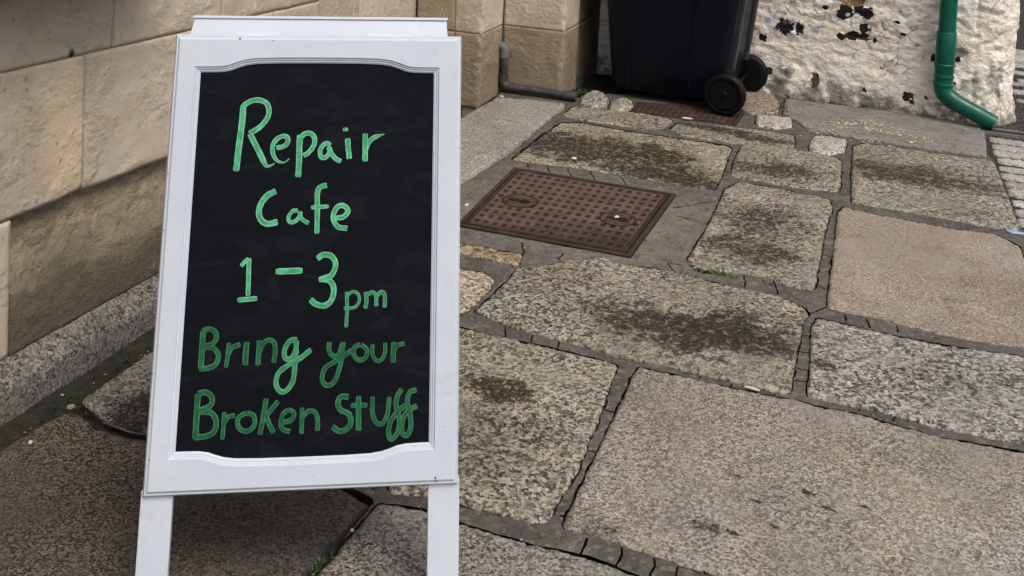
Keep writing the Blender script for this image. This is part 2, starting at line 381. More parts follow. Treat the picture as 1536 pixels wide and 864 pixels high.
slab([(-60, 690), (0, 665), (46, 637), (88, 617), (116, 613), (141, 624), (155, 636), (212, 651), (330, 668), (450, 690), (562, 749), (500, 822), (462, 866), ('w', -.42, 1.42), ('w', -1.2, 1.2)],
     gm('granite_brown_wet_shaded', Ld, Md, Kd, -.15, 230, 110, [gb(90, 640, .30, .10, -.25, lin(2.3, 1.9, 1.35)), gb(330, 800, .12, .08, .3, DK), gb(500, 690, .2, .1, .2, DK)], 7), .009, .012, .045, .009, .004, 1, .02)  # shade by the sign is in the colour, paler towards the far left
slab([(121, 599), (151, 577), (173, 563), (224, 527), (330, 470), (560, 452), (580, 600), (565, 735), (450, 684), (330, 662), (212, 645), (155, 628)],
     gm('granite_left', Lg, Mg, Kg, .2, 170, 70, [gb(205, 615, .1, .08, .6, DK), gb(400, 660, .4, .2, .6, DK)], 9), .010, .0, .016, .004)
slab([(712, 466), (760, 421), (775, 401), (816, 399), (850, 390), (898, 384), (935, 395), (1002, 405), (1061, 420), (1117, 432), (1165, 443), (1206, 460), (1213, 470), (1204, 483), (1195, 534), (1187, 581), (1178, 590), (1098, 570), (1005, 549), (927, 533), (838, 508), (760, 488), (727, 473)],
     gm('granite_pitted', L0, M0, K0, .24, 110, 46, [gb(1010, 490, .27, .13, .55, BR), gb(1000, 515, .1, .05, .3, OC), gb(1120, 500, .2, .12, .42, DK)], 11, .008), .009, .002, .014, .006)
slab([(1031, 386), (1057, 346), (1078, 302), (1088, 281), (1108, 272), (1164, 281), (1245, 298), (1249, 310), (1237, 350), (1223, 429), (1213, 435), (1172, 425), (1156, 415), (1100, 407), (1055, 405), (1035, 398)],
     gm('granite_stained', L0, M0, K0, .22, 110, 46, [gb(1140, 330, .15, .2, .45, DK), gb(1130, 375, .16, .12, .55, BR), gb(1200, 415, .06, .05, -.3, lin(.8, .85, .95))], 13, .007), .010, 0, .014, .005)
slab([(1100, 241), (1112, 217), (1124, 211), (1185, 221), (1253, 235), (1263, 241), (1261, 281), (1253, 287), (1205, 282), (1124, 269), (1096, 263)],
     gm('granite_ochre_stain', L0, M0, K0, .25, 110, 46, [gb(1165, 255, .2, .13, .55, BR)], 15), .011, 0, .014, .004)
slab([(767, 238), (813, 201), (841, 183), (870, 182), (930, 193), (1003, 204), (1092, 217), (1098, 221), (1084, 261), (1072, 284), (1035, 279), (963, 267), (882, 253), (813, 245)],
     gm('granite_mossy', lin(.33, .30, .24), lin(.2, .18, .14), K0, .22, 100, 44, [gb(890, 222, .40, .20, 1., lin(.26, .26, .17)), gb(985, 232, .16, .12, .5, OC), gb(1000, 262, .28, .10, .9, lin(.26, .26, .17))], 17), .010, -.004, .012, .004)
slab([(841, 172), (860, 159), (922, 165), (963, 169), (1003, 177), (1010, 181), (996, 192), (963, 193), (902, 184), (862, 178)],
     gm('granite_narrow', L0, M0, K0, .25, 110, 46, [], 19), .012, 0, .012, .003)
slab([(1004, 193), (1016, 183), (1064, 186), (1130, 193), (1191, 202), (1194, 215), (1189, 220), (1096, 214), (1023, 203)],
     gm('granite_narrow_brown', L0, M0, K0, .28, 110, 46, [gb(1085, 195, .22, .05, .7, BR), gb(1140, 208, .2, .05, .5, BR)], 21), .012, 0, .012, .003)
slab([(722, 161), (747, 148), (800, 152), (847, 158), (847, 162), (833, 171), (765, 229), (692, 275), (640, 312), (500, 322), (560, 272), (650, 205)],
     gm('granite_clean', lin(.33, .32, .295), lin(.20, .193, .178), lin(.07, .067, .06), .12, 170, 75, [gb(700, 230, .1, .2, .1, DK)], 23, .003), .012, .012, .014, .002)
slab([(1240, 459), (1257, 316), (1265, 309), (1296, 317), (1364, 330), (1432, 342), (1496, 351), ('w', LX(3.86)-.03, 3.86), ('w', LX(3.0)-.03, 2.98), (1536, 519), (1452, 508), (1384, 494), (1320, 477), (1243, 462)],
     gm('granite_pink', Lp, lin(.27, .215, .175), lin(.135, .105, .08), .05, 200, 90, [gb(1330, 360, .3, .14, .02, RUST), gb(1270, 420, .1, .2, .02, RUST), gb(1430, 450, .05, .02, .35, BR)], 25, .0025, .7, lin(1, .86, .76)), .012, 0, .012, .002)
slab([(1211, 590), (1218, 486), (1226, 475), (1316, 496), (1403, 514), (1536, 533), ('w', LX(2.93)-.03, 2.91), ('w', LX(2.38)-.03, 2.38), (1536, 664), (1491, 658), (1403, 638), (1320, 616), (1214, 594)],
     gm('granite_white_black', lin(.37, .36, .33), lin(.21, .203, .185), lin(.055, .052, .048), .28, 115, 48, [gb(1240, 548, .04, .03, .5, BR), gb(1440, 560, .2, .15, .18, DK)], 27, .008), .010, 0, .014, .005)
slab([(1280, 218), (1300, 213), (1400, 229), (1481, 239), (1491, 242), (1503, 269), (1514, 297), (1528, 336), (1528, 344), (1500, 342), (1450, 334), (1400, 324), (1330, 312), (1278, 303), (1276, 260)],
     gm('granite_rippled', L0, M0, K0, .24, 105, 40, [gb(1370, 262, .35, .16, .65, BR), gb(1450, 320, .1, .08, .2, DK)], 29), .011, 0, .014, .005)
CONC = cement('smooth_concrete', lin(.25, .24, .22), lin(.17, .163, .15), .5)
slab([(1178, 148), (1278, 160), (1346, 168), (1420, 180), (1476, 188), (1481, 235), (1420, 227), (1363, 218), (1278, 206), (1214, 196), (1192, 180), (1174, 171)], CONC, .014, .004, .01, .003, .003)
slab([(1134, 173), (1160, 174), (1187, 177), (1189, 191), (1164, 193), (1134, 189)], gm('granite_set_pale', lin(.48, .46, .42), lin(.33, .31, .28), K0, .15, 120, 50, [], 31), .010, .012, .02, .003, .004, 1, .008)
slab([(1214, 214), (1222, 205), (1247, 206), (1270, 211), (1267, 227), (1243, 233), (1214, 227)], gm('granite_set_white', lin(.5, .48, .45), lin(.33, .32, .29), K0, .2, 110, 48, [], 33), .010, .014, .02, .003, .006, 1, .008)
slab([(1113, 139), (1135, 138), (1157, 142), (1171, 154), (1168, 170), (1125, 171), (1106, 162)], gm('granite_set_brown', lin(.34, .29, .23), lin(.22, .18, .14), K0, .25, 110, 46, [], 35), .011, .016, .025, .004, .005, 1, .01)
slab([(869, 158), (872, 146), (888, 138), (905, 141), (914, 150), (909, 161), (888, 163)], gm('granite_cobble_white', lin(.44, .42, .38), lin(.25, .235, .21), lin(.05, .05, .045), .4, 100, 48, [], 37), .008, .028, .022, .016, .008, 1, .02, (0, 0), 16)
slab([(913, 164), (916, 153), (932, 148), (949, 152), (951, 162), (940, 167), (925, 168)], gm('granite_cobble_grey', lin(.4, .37, .32), lin(.26, .235, .2), K0, .25, 100, 48, [], 39), .008, .02, .022, .012, .007, 1, .016, (0, 0), 14)
slab([(640, 357), (692, 364), (720, 368), (785, 381), (778, 397), (728, 387), (690, 379), (640, 372)], gm('granite_sliver', lin(.40, .33, .23), lin(.25, .2, .13), K0, .2, 110, 48, [gb(740, 381, .12, .04, .3, OC)], 41), .010, 0, .012, .003)
slab([(600, 395), (692, 402), (728, 408), (742, 418), (736, 432), (705, 463), (690, 467), (600, 452)], gm('granite_tan', lin(.42, .36, .28), lin(.27, .225, .17), K0, .18, 110, 50, [], 43), .010, .001, .014, .003)
slab([(560, 330), (690, 378), (650, 345), (620, 330)], gm('granite_hidden', L0, M0, K0, .3, 110, 50, [], 45), .02, 0, .01, .002)
# flags continuing outside the picture
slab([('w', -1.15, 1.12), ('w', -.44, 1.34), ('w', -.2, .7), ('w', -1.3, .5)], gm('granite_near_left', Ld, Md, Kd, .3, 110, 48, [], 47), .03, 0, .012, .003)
slab([('w', -.38, 1.38), ('w', .40, 1.38), ('w', .62, .55), ('w', -.15, .6)], gm('granite_near_middle', Lg, Mg, Kg, .3, 110, 48, [], 49), .03, 0, .012, .003)
slab([('w', .45, 1.38), ('w', 1.1, 1.15), ('w', 1.0, .5), ('w', .67, .52)], gm('granite_near_right', Lp, Mp, Kp, .2, 110, 48, [], 51), .03, 0, .012, .003)

OUT = []; HOLES = []
for i, (pts, mat, step, z0, er, rel, wob, sm, dome, tilt, rsc) in enumerate(SL):
    P = outline(pts, wob, sm, step)
    V, F = slab_mesh(P, step, z0, er*.62, rel, tilt=tilt, dome=dome, seed=i*3.7, rscale=rsc)
    o = mesh('paving_slab', V, F, mat, PAVE, smooth=True)
    OUT.append(P)
    P2 = resample(chaikin(resample(W2(pts) if area2(W2(pts)) > 0 else W2(pts)[::-1], .028), sm, .25), .012)
    n = fbm(p3(P2[:, 0], P2[:, 1]), 14, 5, .72)*wob*2.3
    gap = .0042+.015*np.clip(fbm(p3(P2[:, 0], P2[:, 1], 5), 13, 5, .7), -.22, 1)
    HOLES.append(P2+normals(P2)*(n+gap)[:, None])
labels_done = True

# manhole outlines are holes in the mortar too
MH = [G(*p)[:2] for p in ((771, 251), (1014, 291), (945, 385), (684, 337))]
MH2 = [G(*p)[:2] for p in ((957, 153), (1119, 165), (1102, 188), (944, 167))]
def expand(P, d):
    P = np.array(P)
    if area2(P) < 0: P = P[::-1]
    c = P.mean(0); return resample(np.array([c+(p-c)*(1+d/np.linalg.norm(p-c)) for p in P]), .05)
HOLES.append(expand(MH, .006)); HOLES.append(expand(MH2, .006))
# cracks that break the mortar into blocks (pixel polylines)
CRK = [[(840, 770), (858, 780)], [(905, 610), (928, 618)], [(877, 672), (901, 680)], [(873, 832), (878, 803)], [(924, 848), (934, 819)], [(975, 870), (984, 834)], [(1015, 868), (1018, 842)],
       [(1045, 328), (1012, 322), (1060, 335)], [(770, 400), (787, 375), (781, 362)], [(1047, 565), (1050, 560)], [(1095, 580), (1099, 570)], [(1130, 588), (1134, 579)], [(1160, 594), (1163, 588)], [(1240, 601), (1243, 592)], [(1290, 615), (1294, 607)], [(1340, 629), (1344, 620)],
       [(1190, 548), (1214, 552)], [(1192, 568), (1213, 571)], [(1195, 525), (1216, 528)], [(1200, 500), (1217, 503)], [(1300, 476), (1303, 490)], [(1345, 485), (1348, 498)], [(1268, 470), (1270, 482)], [(838, 508), (836, 523)], [(800, 498), (797, 512)], [(760, 488), (757, 503)],
       [(1115, 408), (1118, 430)], [(1160, 418), (1168, 440)], [(1225, 425), (1240, 432)], [(1233, 380), (1250, 384)], [(1212, 470), (1225, 466), (1240, 458)], [(705, 465), (690, 472)], [(846, 393), (838, 386), (845, 378)], [(1010, 405), (1000, 392), (1022, 396)], [(1010, 310), (1075, 300)],
       [(790, 241), (795, 255)], [(820, 246), (826, 260)], [(850, 250), (858, 264)], [(885, 255), (893, 270)], [(930, 262), (940, 276)], [(1270, 250), (1280, 252)], [(1263, 265), (1277, 268)], [(1098, 240), (1088, 240)], [(1085, 268), (1095, 270)]]
for c in CRK:
    P = np.array([G(*q)[:2] for q in c]); Q = []
    for a, b in zip(P[:-1], P[1:]):
        n = max(2, int(np.linalg.norm(b-a)/.02))
        Q += [a+(b-a)*i/n for i in range(n)]
    Q.append(P[-1]); Q = np.array(Q); t = np.gradient(Q, axis=0); t /= np.linalg.norm(t, axis=1)[:, None]+1e-9; nn = np.stack([-t[:, 1], t[:, 0]], 1)
    Q = Q+nn*(fbm(p3(Q[:, 0], Q[:, 1], 9), 25, 2)*.012)[:, None]
    wd = .0028*(1+.6*fbm(p3(Q[:, 0], Q[:, 1], 2), 30, 2))[:, None]
    HOLES.append(np.vstack([Q-nn*wd, (Q+nn*wd)[::-1]]))
B0 = W2([('w', -1.32, .45), ('w', 1.05, .45), ('w', LX(1.2)+.01, 1.2), ('w', LX(3.9)+.01, 3.9), ('w', LX(5.3)+.01, 5.3), ('w', 2.75, 5.75), ('w', 1.75, 6.06), ('w', .62, 5.93), ('w', .36, 5.74), ('w', .0, 5.90), ('w', -.09, 5.5), ('w', -.45, 4.6), ('w', -.72, 3.75), (260, 535), (200, 560), (150, 590), (150, 622), (116, 622), (88, 628), (46, 650), (0, 678), (-60, 705)])
cv = []; ce = []
for P in [resample(B0, .06)]+HOLES:
    n0 = len(cv); cv += [Vector(p) for p in P]; ce += [(n0+i, n0+(i+1) % len(P)) for i in range(len(P))]
gx, gy = np.meshgrid(np.arange(-1.3, 2.8, .05), np.arange(.45, 6.5, .05)); Q = np.stack([gx.ravel(), gy.ravel()], 1)+(rng.random((gx.size, 2))-.5)*.03
cv += [Vector(q) for q in Q]
vo, eo, fo, *_ = mgeo.delaunay_2d_cdt(cv, ce, [], 0, 1e-5)
VO = np.array([(v.x, v.y) for v in vo]); FO = np.array(fo, int); CE = VO[FO].mean(1)
inb = sdf(CE, resample(B0, .06))[0] < 0
for P in HOLES:
    lo, hi = P.min(0)-.01, P.max(0)+.01; cand = np.where(inb & ((CE > lo) & (CE < hi)).all(1))[0]
    if len(cand): inb[cand[sdf(CE[cand], P)[0] < 0]] = False
FO = FO[inb]
ZM = -.0025+.005*fbm(p3(VO[:, 0], VO[:, 1], 4), 6, 4)
ec = np.sort(np.concatenate([FO[:, [0, 1]], FO[:, [1, 2]], FO[:, [2, 0]]]), 1); ek, cn = np.unique(ec[:, 0].astype(np.int64)*len(VO)+ec[:, 1], return_counts=True)
eb = ek[cn == 1]; bv = np.unique(np.concatenate([eb//len(VO), eb % len(VO)])); ZM[bv] -= .0015
used = np.unique(FO); rm = -np.ones(len(VO), int); rm[used] = np.arange(len(used))
M['mortar'] = cement('joint_cement', lin(.115, .108, .094), lin(.062, .059, .051), .45, (tuple(G(880, 325)), (.85, .62, 1), lin(.21, .19, .16)))
mo = mesh('joint_mortar', np.column_stack([VO, ZM])[used], rm[FO], M['mortar'], PAVE, smooth=True); mo['kind'] = 'stuff'
V = np.column_stack([B0, np.full(len(B0), -.034)]); c = mesh('joint_soil', V, [tuple(range(len(V)))], M['soil'], PAVE)

mesh('joint_soil', [(.0, 5.88, -.012), (.36, 5.72, -.012), (.62, 5.90, -.014), (1.8, 6.02, -.014), (1.9, 6.2, -.014), (.6, 6.8, -.014), (.2, 6.4, -.014)], [(0, 1, 2, 3, 4, 5, 6)], M['soil'], PAVE)  # dark soil sheet over the nook floor, also standing in for its shade
# ------------------------------------------------------------------ setts beside the flags
ROADM = [granite('sett_%s' % n, lin(*a), lin(*b), lin(*[q*.6 for q in b]), .04, 190, 70, [], o_, .002) for n, a, b, o_ in (('grey', (.38, .375, .36), (.27, .265, .255), 61), ('pale', (.48, .48, .48), (.35, .35, .34), 63), ('brown', (.33, .31, .28), (.235, .22, .2), 65))]
ROAD = setp(mesh('road', [(LX(.3), .3, -.011), (6, -1, -.011), (9, 14, -.011), (LX(14), 14, -.011)], [(0, 1, 2, 3)], cement('road_bed', lin(.03, .029, .027), lin(.02, .019, .018), .2)), kind='structure')
P0r = np.array([LX(4.0), 4.0, 0]); 
DR = [G(*p) for p in ((1474, 190), (1528, 194), (1535, 208), (1480, 204))]
DRC = sum(DR)/4
k = 0
for i in range(-14, 34):
    s = i*.128
    off = .03 if i % 2 else .0
    x = -.004+rng.random()*.012
    for j in range(4):
        L_ = (.17 if (j == 0 and i % 2) else .26)+rng.random()*.05
        c0 = P0r+D1*s+D2*(x+L_/2)
        x += L_+.018
        sx = P0r+D1*s
        rel = c0-DRC
        if abs(rel@D1) < .108 and abs(rel@D2) < .135+L_/2: continue
        if (c0-np.array([2.60, 5.655, 0]))@D1 > -.02 and c0[0] < 3.0+(c0[1]-5.86)*.363+L_/2: continue
        if c0[0] < LX(c0[1]) and False: continue
        a, b = L_/2, .047+rng.random()*.004
        P = np.array([(c0+D2*u+D1*v)[:2] for u, v in ((-a, -b), (a, -b), (a, b), (-a, b))])
        V, F = slab_mesh(resample(chaikin(P, 1, .12), .02), .016, .002+rng.normal()*.002, .008, .0015, -.05, seed=k*1.3, chip=.004)
        mesh('sett', V, F, ROADM[rng.choice([0, 0, 1, 2])], ROAD, smooth=True); k += 1
PADM = cement('road_cement', lin(.2, .2, .19), lin(.15, .15, .145))

# ------------------------------------------------------------------ moss gutter between plinth and flags
gl = [np.array([-.131, 5.564, 0])+D1*s+N1*.03 for s in np.linspace(-7, .02, 120)]
V = []; F = []
for i, p in enumerate(gl):
    for j in range(9):
        q = p+N1*(j*.05); V.append((q[0], q[1], 0))
V = np.array(V); V[:, 2] = -.02+.016*fbm(V*1., 9, 4)-.006
for i in range(len(gl)-1):
    for j in range(8): F.append((i*9+j, i*9+j+1, (i+1)*9+j+1, (i+1)*9+j))
_m = Mat('gutter_moss', .8, .4); c = _m.ramp(_m.noise(26, 5, .7), [(.3, lin(.008, .008, .006)), (.52, lin(.022, .022, .014)), (.68, lin(.035, .042, .014)), (.8, lin(.09, .085, .06))])
setp(mesh('gutter', V, F, _m.done(c, _m.bump(_m.noise(55, 5, .7), .012, 1.)), smooth=True), kind='structure')

# ------------------------------------------------------------------ stone building (left facade and pilasters)
BLD = empty('stone_building', (-1.3, 2.2, 0), 'weathered pale sandstone building with granite plinth running along the left side', 'building')
def zA(s): return .775-.0215*s
def zB(s): return .382-.025*s
def zC(s): return .045-.017*s          # top of granite plinth
def strip(name, path, zlo, zhi, mat, parent, step=.012, er=.0035, amp=.003, scale=14, depth=.05, disp=None, seed=0., joint=.0014, nsmooth=3):
    """block whose face follows a plan polyline; zlo/zhi are functions of arclength"""
    path = [np.array(p[:2], float) for p in path]
    seg = [np.linalg.norm(b-a) for a, b in zip(path[:-1], path[1:])]; tot = sum(seg)
    ss = np.linspace(joint, tot-joint, max(3, int(tot/step)+1))
    def at(s):
        for k_, (a, b, l) in enumerate(zip(path[:-1], path[1:], seg)):
            if s <= l or k_ == len(seg)-1: return a+(b-a)*s/l, k_
            s -= l
    ns = [np.array([(b-a)[1], -(b-a)[0]])/l for a, b, l in zip(path[:-1], path[1:], seg)]
    pos = []; nor = []
    for s in ss:
        p_, k_ = at(s); n_ = ns[k_]; acc = 0
        for k2 in range(1, len(seg)):
            c_ = sum(seg[:k2]); dd = s-c_
            if abs(dd) < .02: n_ = ns[k2-1]*(.5-dd/.04)+ns[k2]*(.5+dd/.04); n_ = n_/np.linalg.norm(n_)
        pos.append(p_); nor.append(n_)
    pos = np.array(pos); nor = np.array(nor); nS = len(ss)
    z0 = np.array([zlo(s) for s in ss])+joint; z1 = np.array([zhi(s) for s in ss])-joint
    nZ = max(3, int((z1-z0).max()/step)+1); tz = np.linspace(0, 1, nZ)
    Z = z0[None]+(z1-z0)[None]*tz[:, None]; S = np.broadcast_to(ss, Z.shape)
    X = np.broadcast_to(pos[:, 0], Z.shape); Yy = np.broadcast_to(pos[:, 1], Z.shape)
    pts = np.stack([X.ravel(), Yy.ravel(), Z.ravel()], 1)
    de = np.minimum(np.minimum(S-ss[0], ss[-1]-S), np.minimum(Z-z0, z1-Z)).ravel()
    e_ = np.clip(1-de/er, 0, 1); off = -er*.6*e_**2
    off = off+amp*1.5*fbm(pts+seed, scale, 5, .62)
    for k2 in range(1, len(seg)):                       # worn arris
        c_ = sum(seg[:k2]); dd = np.abs(S.ravel()-c_)
        turn = ns[k2-1][0]*ns[k2][1]-ns[k2-1][1]*ns[k2][0]
        if turn > 0: off = off-np.clip(1-dd/.02, 0, 1)**2*.008-np.clip(1-dd/.03, 0, 1)*.012*np.clip(fbm(pts+seed+5, 28, 3)*2+.2, 0, 1)
    if disp is not None: off = off+disp(S.ravel(), Z.ravel(), pts)
    n3 = np.stack([np.broadcast_to(nor[:, 0], Z.shape).ravel(), np.broadcast_to(nor[:, 1], Z.shape).ravel(), np.zeros(Z.size)], 1)
    Vf = pts+n3*off[:, None]
    ids = np.arange(nS*nZ).reshape(nZ, nS)
    Fq = np.stack([ids[:-1, :-1], ids[:-1, 1:], ids[1:, 1:], ids[1:, :-1]], -1).reshape(-1, 4)
    ring = np.concatenate([ids[0, :], ids[1:, -1], ids[-1, -2::-1], ids[-2:0:-1, 0]])
    Vb = pts[ring]-n3[ring]*depth; nb = len(ring); a = np.arange(nb)
    Fs = np.column_stack([ring, np.roll(ring, -1), (np.roll(a, -1)+len(Vf)), a+len(Vf)])[:, ::-1]
    return mesh(name, np.vstack([Vf, Vb]), np.vstack([Fq, Fs]), mat, parent, smooth=True)
PC = np.array([-.131, 5.564])                            # foot of the first pilaster corner
d1 = D1[:2]; n1 = N1[:2]
def wp(s, out=0.): return PC+d1*s+n1*out
def block(s0, s1, lo, hi, mat, **kw): return strip('stone_block', [wp(s0), wp(s1)], lambda q: lo(s0+q), lambda q: hi(s0+q), mat, BLD, **kw)
# core behind the blocks (mortar seen in the joints)
def core(path, zt, nm='wall_core'):
    V = []; F = []
    for p in path: V += [(p[0], p[1], -.1), (p[0], p[1], zt)]
    for i in range(len(path)-1): F.append((2*i, 2*i+2, 2*i+3, 2*i+1))
    return mesh(nm, V, F, M['wall_mortar'], BLD)
RD = .40                                                 # depth of the recess
PT = 5.2
q1 = PC+d1*.335                                          # inner corner
q2 = q1+n1*.372                                          # second pilaster corner
c_in = -.045
core([wp(-9, c_in), wp(-1.78, c_in), wp(-1.78, -RD+c_in), wp(.045, -RD+c_in), wp(.045, c_in), wp(.38, c_in), q2+d1*.045-n1*.045, q2+d1*1.4-n1*.045], PT)
def chipedge(S, Z, P):
    lowz = .385+.02*0; t = np.clip(1-(Z-Z.min())/.035, 0, 1)
    return -.022*np.clip(fbm(P*np.array([1, 1, .6])+4, 13, 4)*2.4-.1, 0, 1)*t-.003*np.clip(fbm(P+2, 9, 4)*3-.4, 0, 1)
def eroded(S, Z, P):
    top = .41-.012*S+.05*fbm(P, 7, 4); t = np.clip((Z-(top-.15))/.13, 0, 1)
    return -.034*t**.6-.02*np.clip(fbm(P*np.array([1, 1, 1.6])+3, 20, 4)*2, 0, 1)*(t*.8+.12)+.006*fbm(P+8, 40, 3)*t
def spall(S, Z, P): return .004*fbm(P*np.array([1, 1, 1.5])+7, 30, 4)+ -.006*np.clip(fbm(P+2, 8, 4)*3-.5, 0, 1)-.004*np.clip(fbm(P+2, 30, 3)*2, 0, 1)
sj1 = -2.87+.005; sj2 = -2.97; sj3 = -3.215; s313 = -2.36
sA = lambda s: zA(s)
zT = lambda s: 1.17-.02*s
block(sj1, s313, zA, zT, M['wall_a'], amp=.002, seed=1); block(-4.1, sj1, zA, zT, M['wall_g'], amp=.003, seed=2, disp=lambda S, Z, P: -.003*np.clip(fbm(P, 12, 4)*2, 0, 1))
block(s313, -1.735, zA, zT, M['wall_b'], amp=.006, seed=3, disp=spall)
block(sj2, -2.05, zB, zA, M['wall_a'], amp=.003, seed=4, disp=chipedge); block(-2.05, -1.735, zB, zA, M['wall_b'], amp=.004, seed=14)
block(-4.3, sj2, zB, zA, M['wall_c'], amp=.003, seed=5, disp=chipedge)
block(sj3, -1.735, zC, zB, M['wall_d'], amp=.003, seed=7, disp=eroded, step=.009); block(-4.4, sj3, zC, zB, M['wall_a'], amp=.002, seed=8, joint=.004)
for k in range(3):
    block(-6.2-.3*k, -4.1-.1*(k+1) if k else -4.1, (zA, zB, zC)[k], (zT, zA, zB)[k], M['wall_a'], step=.05)
zz = 1.17
for k in range(8):
    lo = lambda s, a=zz: a-.02*s; hi = lambda s, a=zz+.5: a-.02*s
    for s0, s1 in ((-6.4, -4.9), (-4.9, -3.3+.4*(k % 2)), (-3.3+.4*(k % 2), -1.735)): block(s0, s1, lo, hi, M['wall_a'] if (k+int(s0)) % 2 else M['wall_b'], step=.06)
    zz += .5
cB = lambda q: .382; cA = lambda q: .775; c0 = lambda q: -.03; cT = lambda q: 1.2
def st(path, lo, hi, mat, **kw): return strip('stone_block', path, lo, hi, mat, BLD, **kw)
# recess back and its right-hand return, first pilaster, second pilaster: wrap-round quoins
core([wp(.012, -.10), wp(.012, -.014), wp(.349, -.014), q2-n1*.014+d1*.014, q2+d1*.5-n1*.014], 2.)
jb = -.67
for (lo, hi, m1, m2) in ((c0, cB, 'wall_e', 'wall_e'), (cB, cA, 'wall_a', 'wall_b'), (cA, cT, 'wall_a', 'wall_a')):
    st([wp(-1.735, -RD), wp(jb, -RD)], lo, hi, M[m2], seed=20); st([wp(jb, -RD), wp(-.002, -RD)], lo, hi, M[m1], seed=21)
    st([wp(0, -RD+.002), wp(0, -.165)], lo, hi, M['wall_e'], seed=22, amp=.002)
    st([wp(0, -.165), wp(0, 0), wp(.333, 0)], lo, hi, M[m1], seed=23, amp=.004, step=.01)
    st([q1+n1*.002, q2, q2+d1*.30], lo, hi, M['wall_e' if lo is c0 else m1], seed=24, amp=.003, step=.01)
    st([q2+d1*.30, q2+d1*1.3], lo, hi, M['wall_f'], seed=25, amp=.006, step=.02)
zz = 1.2
for k in range(4):
    lo = lambda q, a=zz: a; hi = lambda q, a=zz+1: a
    for pth in ([wp(-1.735, -RD), wp(-.002, -RD)], [wp(0, -RD+.002), wp(0, 0), wp(.333, 0)], [q1+n1*.002, q2, q2+d1*1.3]): st(pth, lo, hi, M['wall_a'], step=.08)
    zz += 1
# plinth: granite kerb with chamfered top
PLM = granite('plinth_granite', lin(.25, .238, .215), lin(.165, .155, .138), lin(.06, .054, .046), .30, 190, 75, [], 71, .005)
def plinth(s0, s1, nm='plinth_stone'):
    prof = [(-.02, .0), (.004, .003), (.045, -.032), (.055, -.042), (.058, -.09), (.057, -.14), (.052, -.2)]
    pr = []
    for (a, b) in zip(prof[:-1], prof[1:]):
        n = max(1, int(math.hypot(b[0]-a[0], b[1]-a[1])/.012)); pr += [(a[0]+(b[0]-a[0])*i/n, a[1]+(b[1]-a[1])*i/n) for i in range(n)]
    pr.append(prof[-1]); ns = int((s1-s0)/.012); V = []; 
    for i in range(ns+1):
        s = s0+.001+(s1-s0-.002)*i/ns
        for o_, z_ in pr: q = wp(s, o_); V.append((q[0], q[1], zC(s)+z_))
    V = np.array(V); d = fbm(V, 16, 4, .6)*.006; V += np.append(n1, .5)*d[:, None]
    m = len(pr); ids = np.arange(len(V)).reshape(-1, m); F = np.stack([ids[:-1, :-1], ids[1:, :-1], ids[1:, 1:], ids[:-1, 1:]], -1).reshape(-1, 4)[:, ::-1]
    return mesh(nm, V, F, PLM, BLD, smooth=True)
s_pl = [-7, -5, -2.935, -1.735]
for a, b in zip(s_pl[:-1], s_pl[1:]): plinth(a, b)
# projecting sill at the top left
sb = MB(); o_ = np.append(wp(0), 0)
zs_ = onplane(0, -3, wallpt(0, 0)+N1*.17, N1)[2]
sb.box(o_, D1, N1, UP, -5.2, -2.80, -.02, .17, zs_, zs_+.13)
sb.build('window_sill', M['sill'], BLD, bev=.008)

# ------------------------------------------------------------------ whitewashed rubble wall
WW = empty('whitewashed_wall', (1.6, 6.05, 0), 'whitewashed rubble wall with flaking black patches behind the wheelie bin', 'wall')
w0 = np.array([.63, 6.46]); w1 = np.array([2.60, 5.655])
wd = (w1-w0)/np.linalg.norm(w1-w0)
plan = [w0-wd*.04, w1+wd*.02, np.array([2.75, 5.63]), np.array([2.87, 5.71]), np.array([2.945, 5.86]), np.array([3.25, 6.7])]
wn = np.array([wd[1], -wd[0]])
WO = np.append(w0, 0)
def ww(px, py):                                            # pixel on the wall's front plane -> world point
    return onplane(px, py, WO, np.append(wn, 0))
m = Mat('flaking_whitewash', .8, .25)
nA = m.noise(6, 5, .65); nB = m.noise(48, 4, .65); nC = m.noise(15, 6, .68, m.vec(scale=(1, 1, 1.5)), .25)
wv = m.n('ShaderNodeVectorMath', operation='ADD'); m.inp(wv.inputs[0], m.P)
nv = m.n('ShaderNodeTexNoise'); m.inp(nv.inputs['Vector'], m.P); nv.inputs['Scale'].default_value = 9; nv.inputs['Detail'].default_value = 4
sc3 = m.n('ShaderNodeVectorMath', operation='SCALE'); m.inp(sc3.inputs[0], nv.outputs['Color']); sc3.inputs['Scale'].default_value = .16; m.inp(wv.inputs[1], sc3.outputs[0])
crk = m.voro(5.5, 'DISTANCE_TO_EDGE', wv.outputs[0]); crk = m.math('MULTIPLY', m.step(crk, .016, .003), m.step(m.noise(3.3, 3), .50, .62))
col = m.mix(m.step(nA, .32, .68), lin(.77, .70, .59), lin(.90, .86, .78))
col = m.mix(m.math('MULTIPLY', m.step(nC, .44, .30), .6), col, lin(.30, .24, .17))
col = m.mix(m.math('MULTIPLY', m.step(nB, .32, .24), .55), col, lin(.15, .13, .1))
sp_ = m.math('MULTIPLY', m.step(m.noise(62, 4, .7, m.vec(scale=(1, 1, .8))), .60, .66), m.step(m.noise(5, 4, .65, m.vec(loc=(3, 7, 1))), .52, .66))
col = m.mix(m.math('MULTIPLY', sp_, .9), col, lin(.02, .019, .018))
col = m.mix(m.math('MULTIPLY', crk, .6), col, lin(.07, .055, .04))
def wblob(px, py, rx, rz, colr, wob=1.15, ws=34, amt=1., rot=0):
    global col
    c_ = ww(px, py); rx *= 1.45; rz *= 1.4; b_ = m.blob(tuple(c_), (rx, rx, rz), 0, None, wob, ws)
    sh = m.step(b_, .16, .27)
    col = m.mix(m.math('MULTIPLY', sh, amt), col, colr); return sh
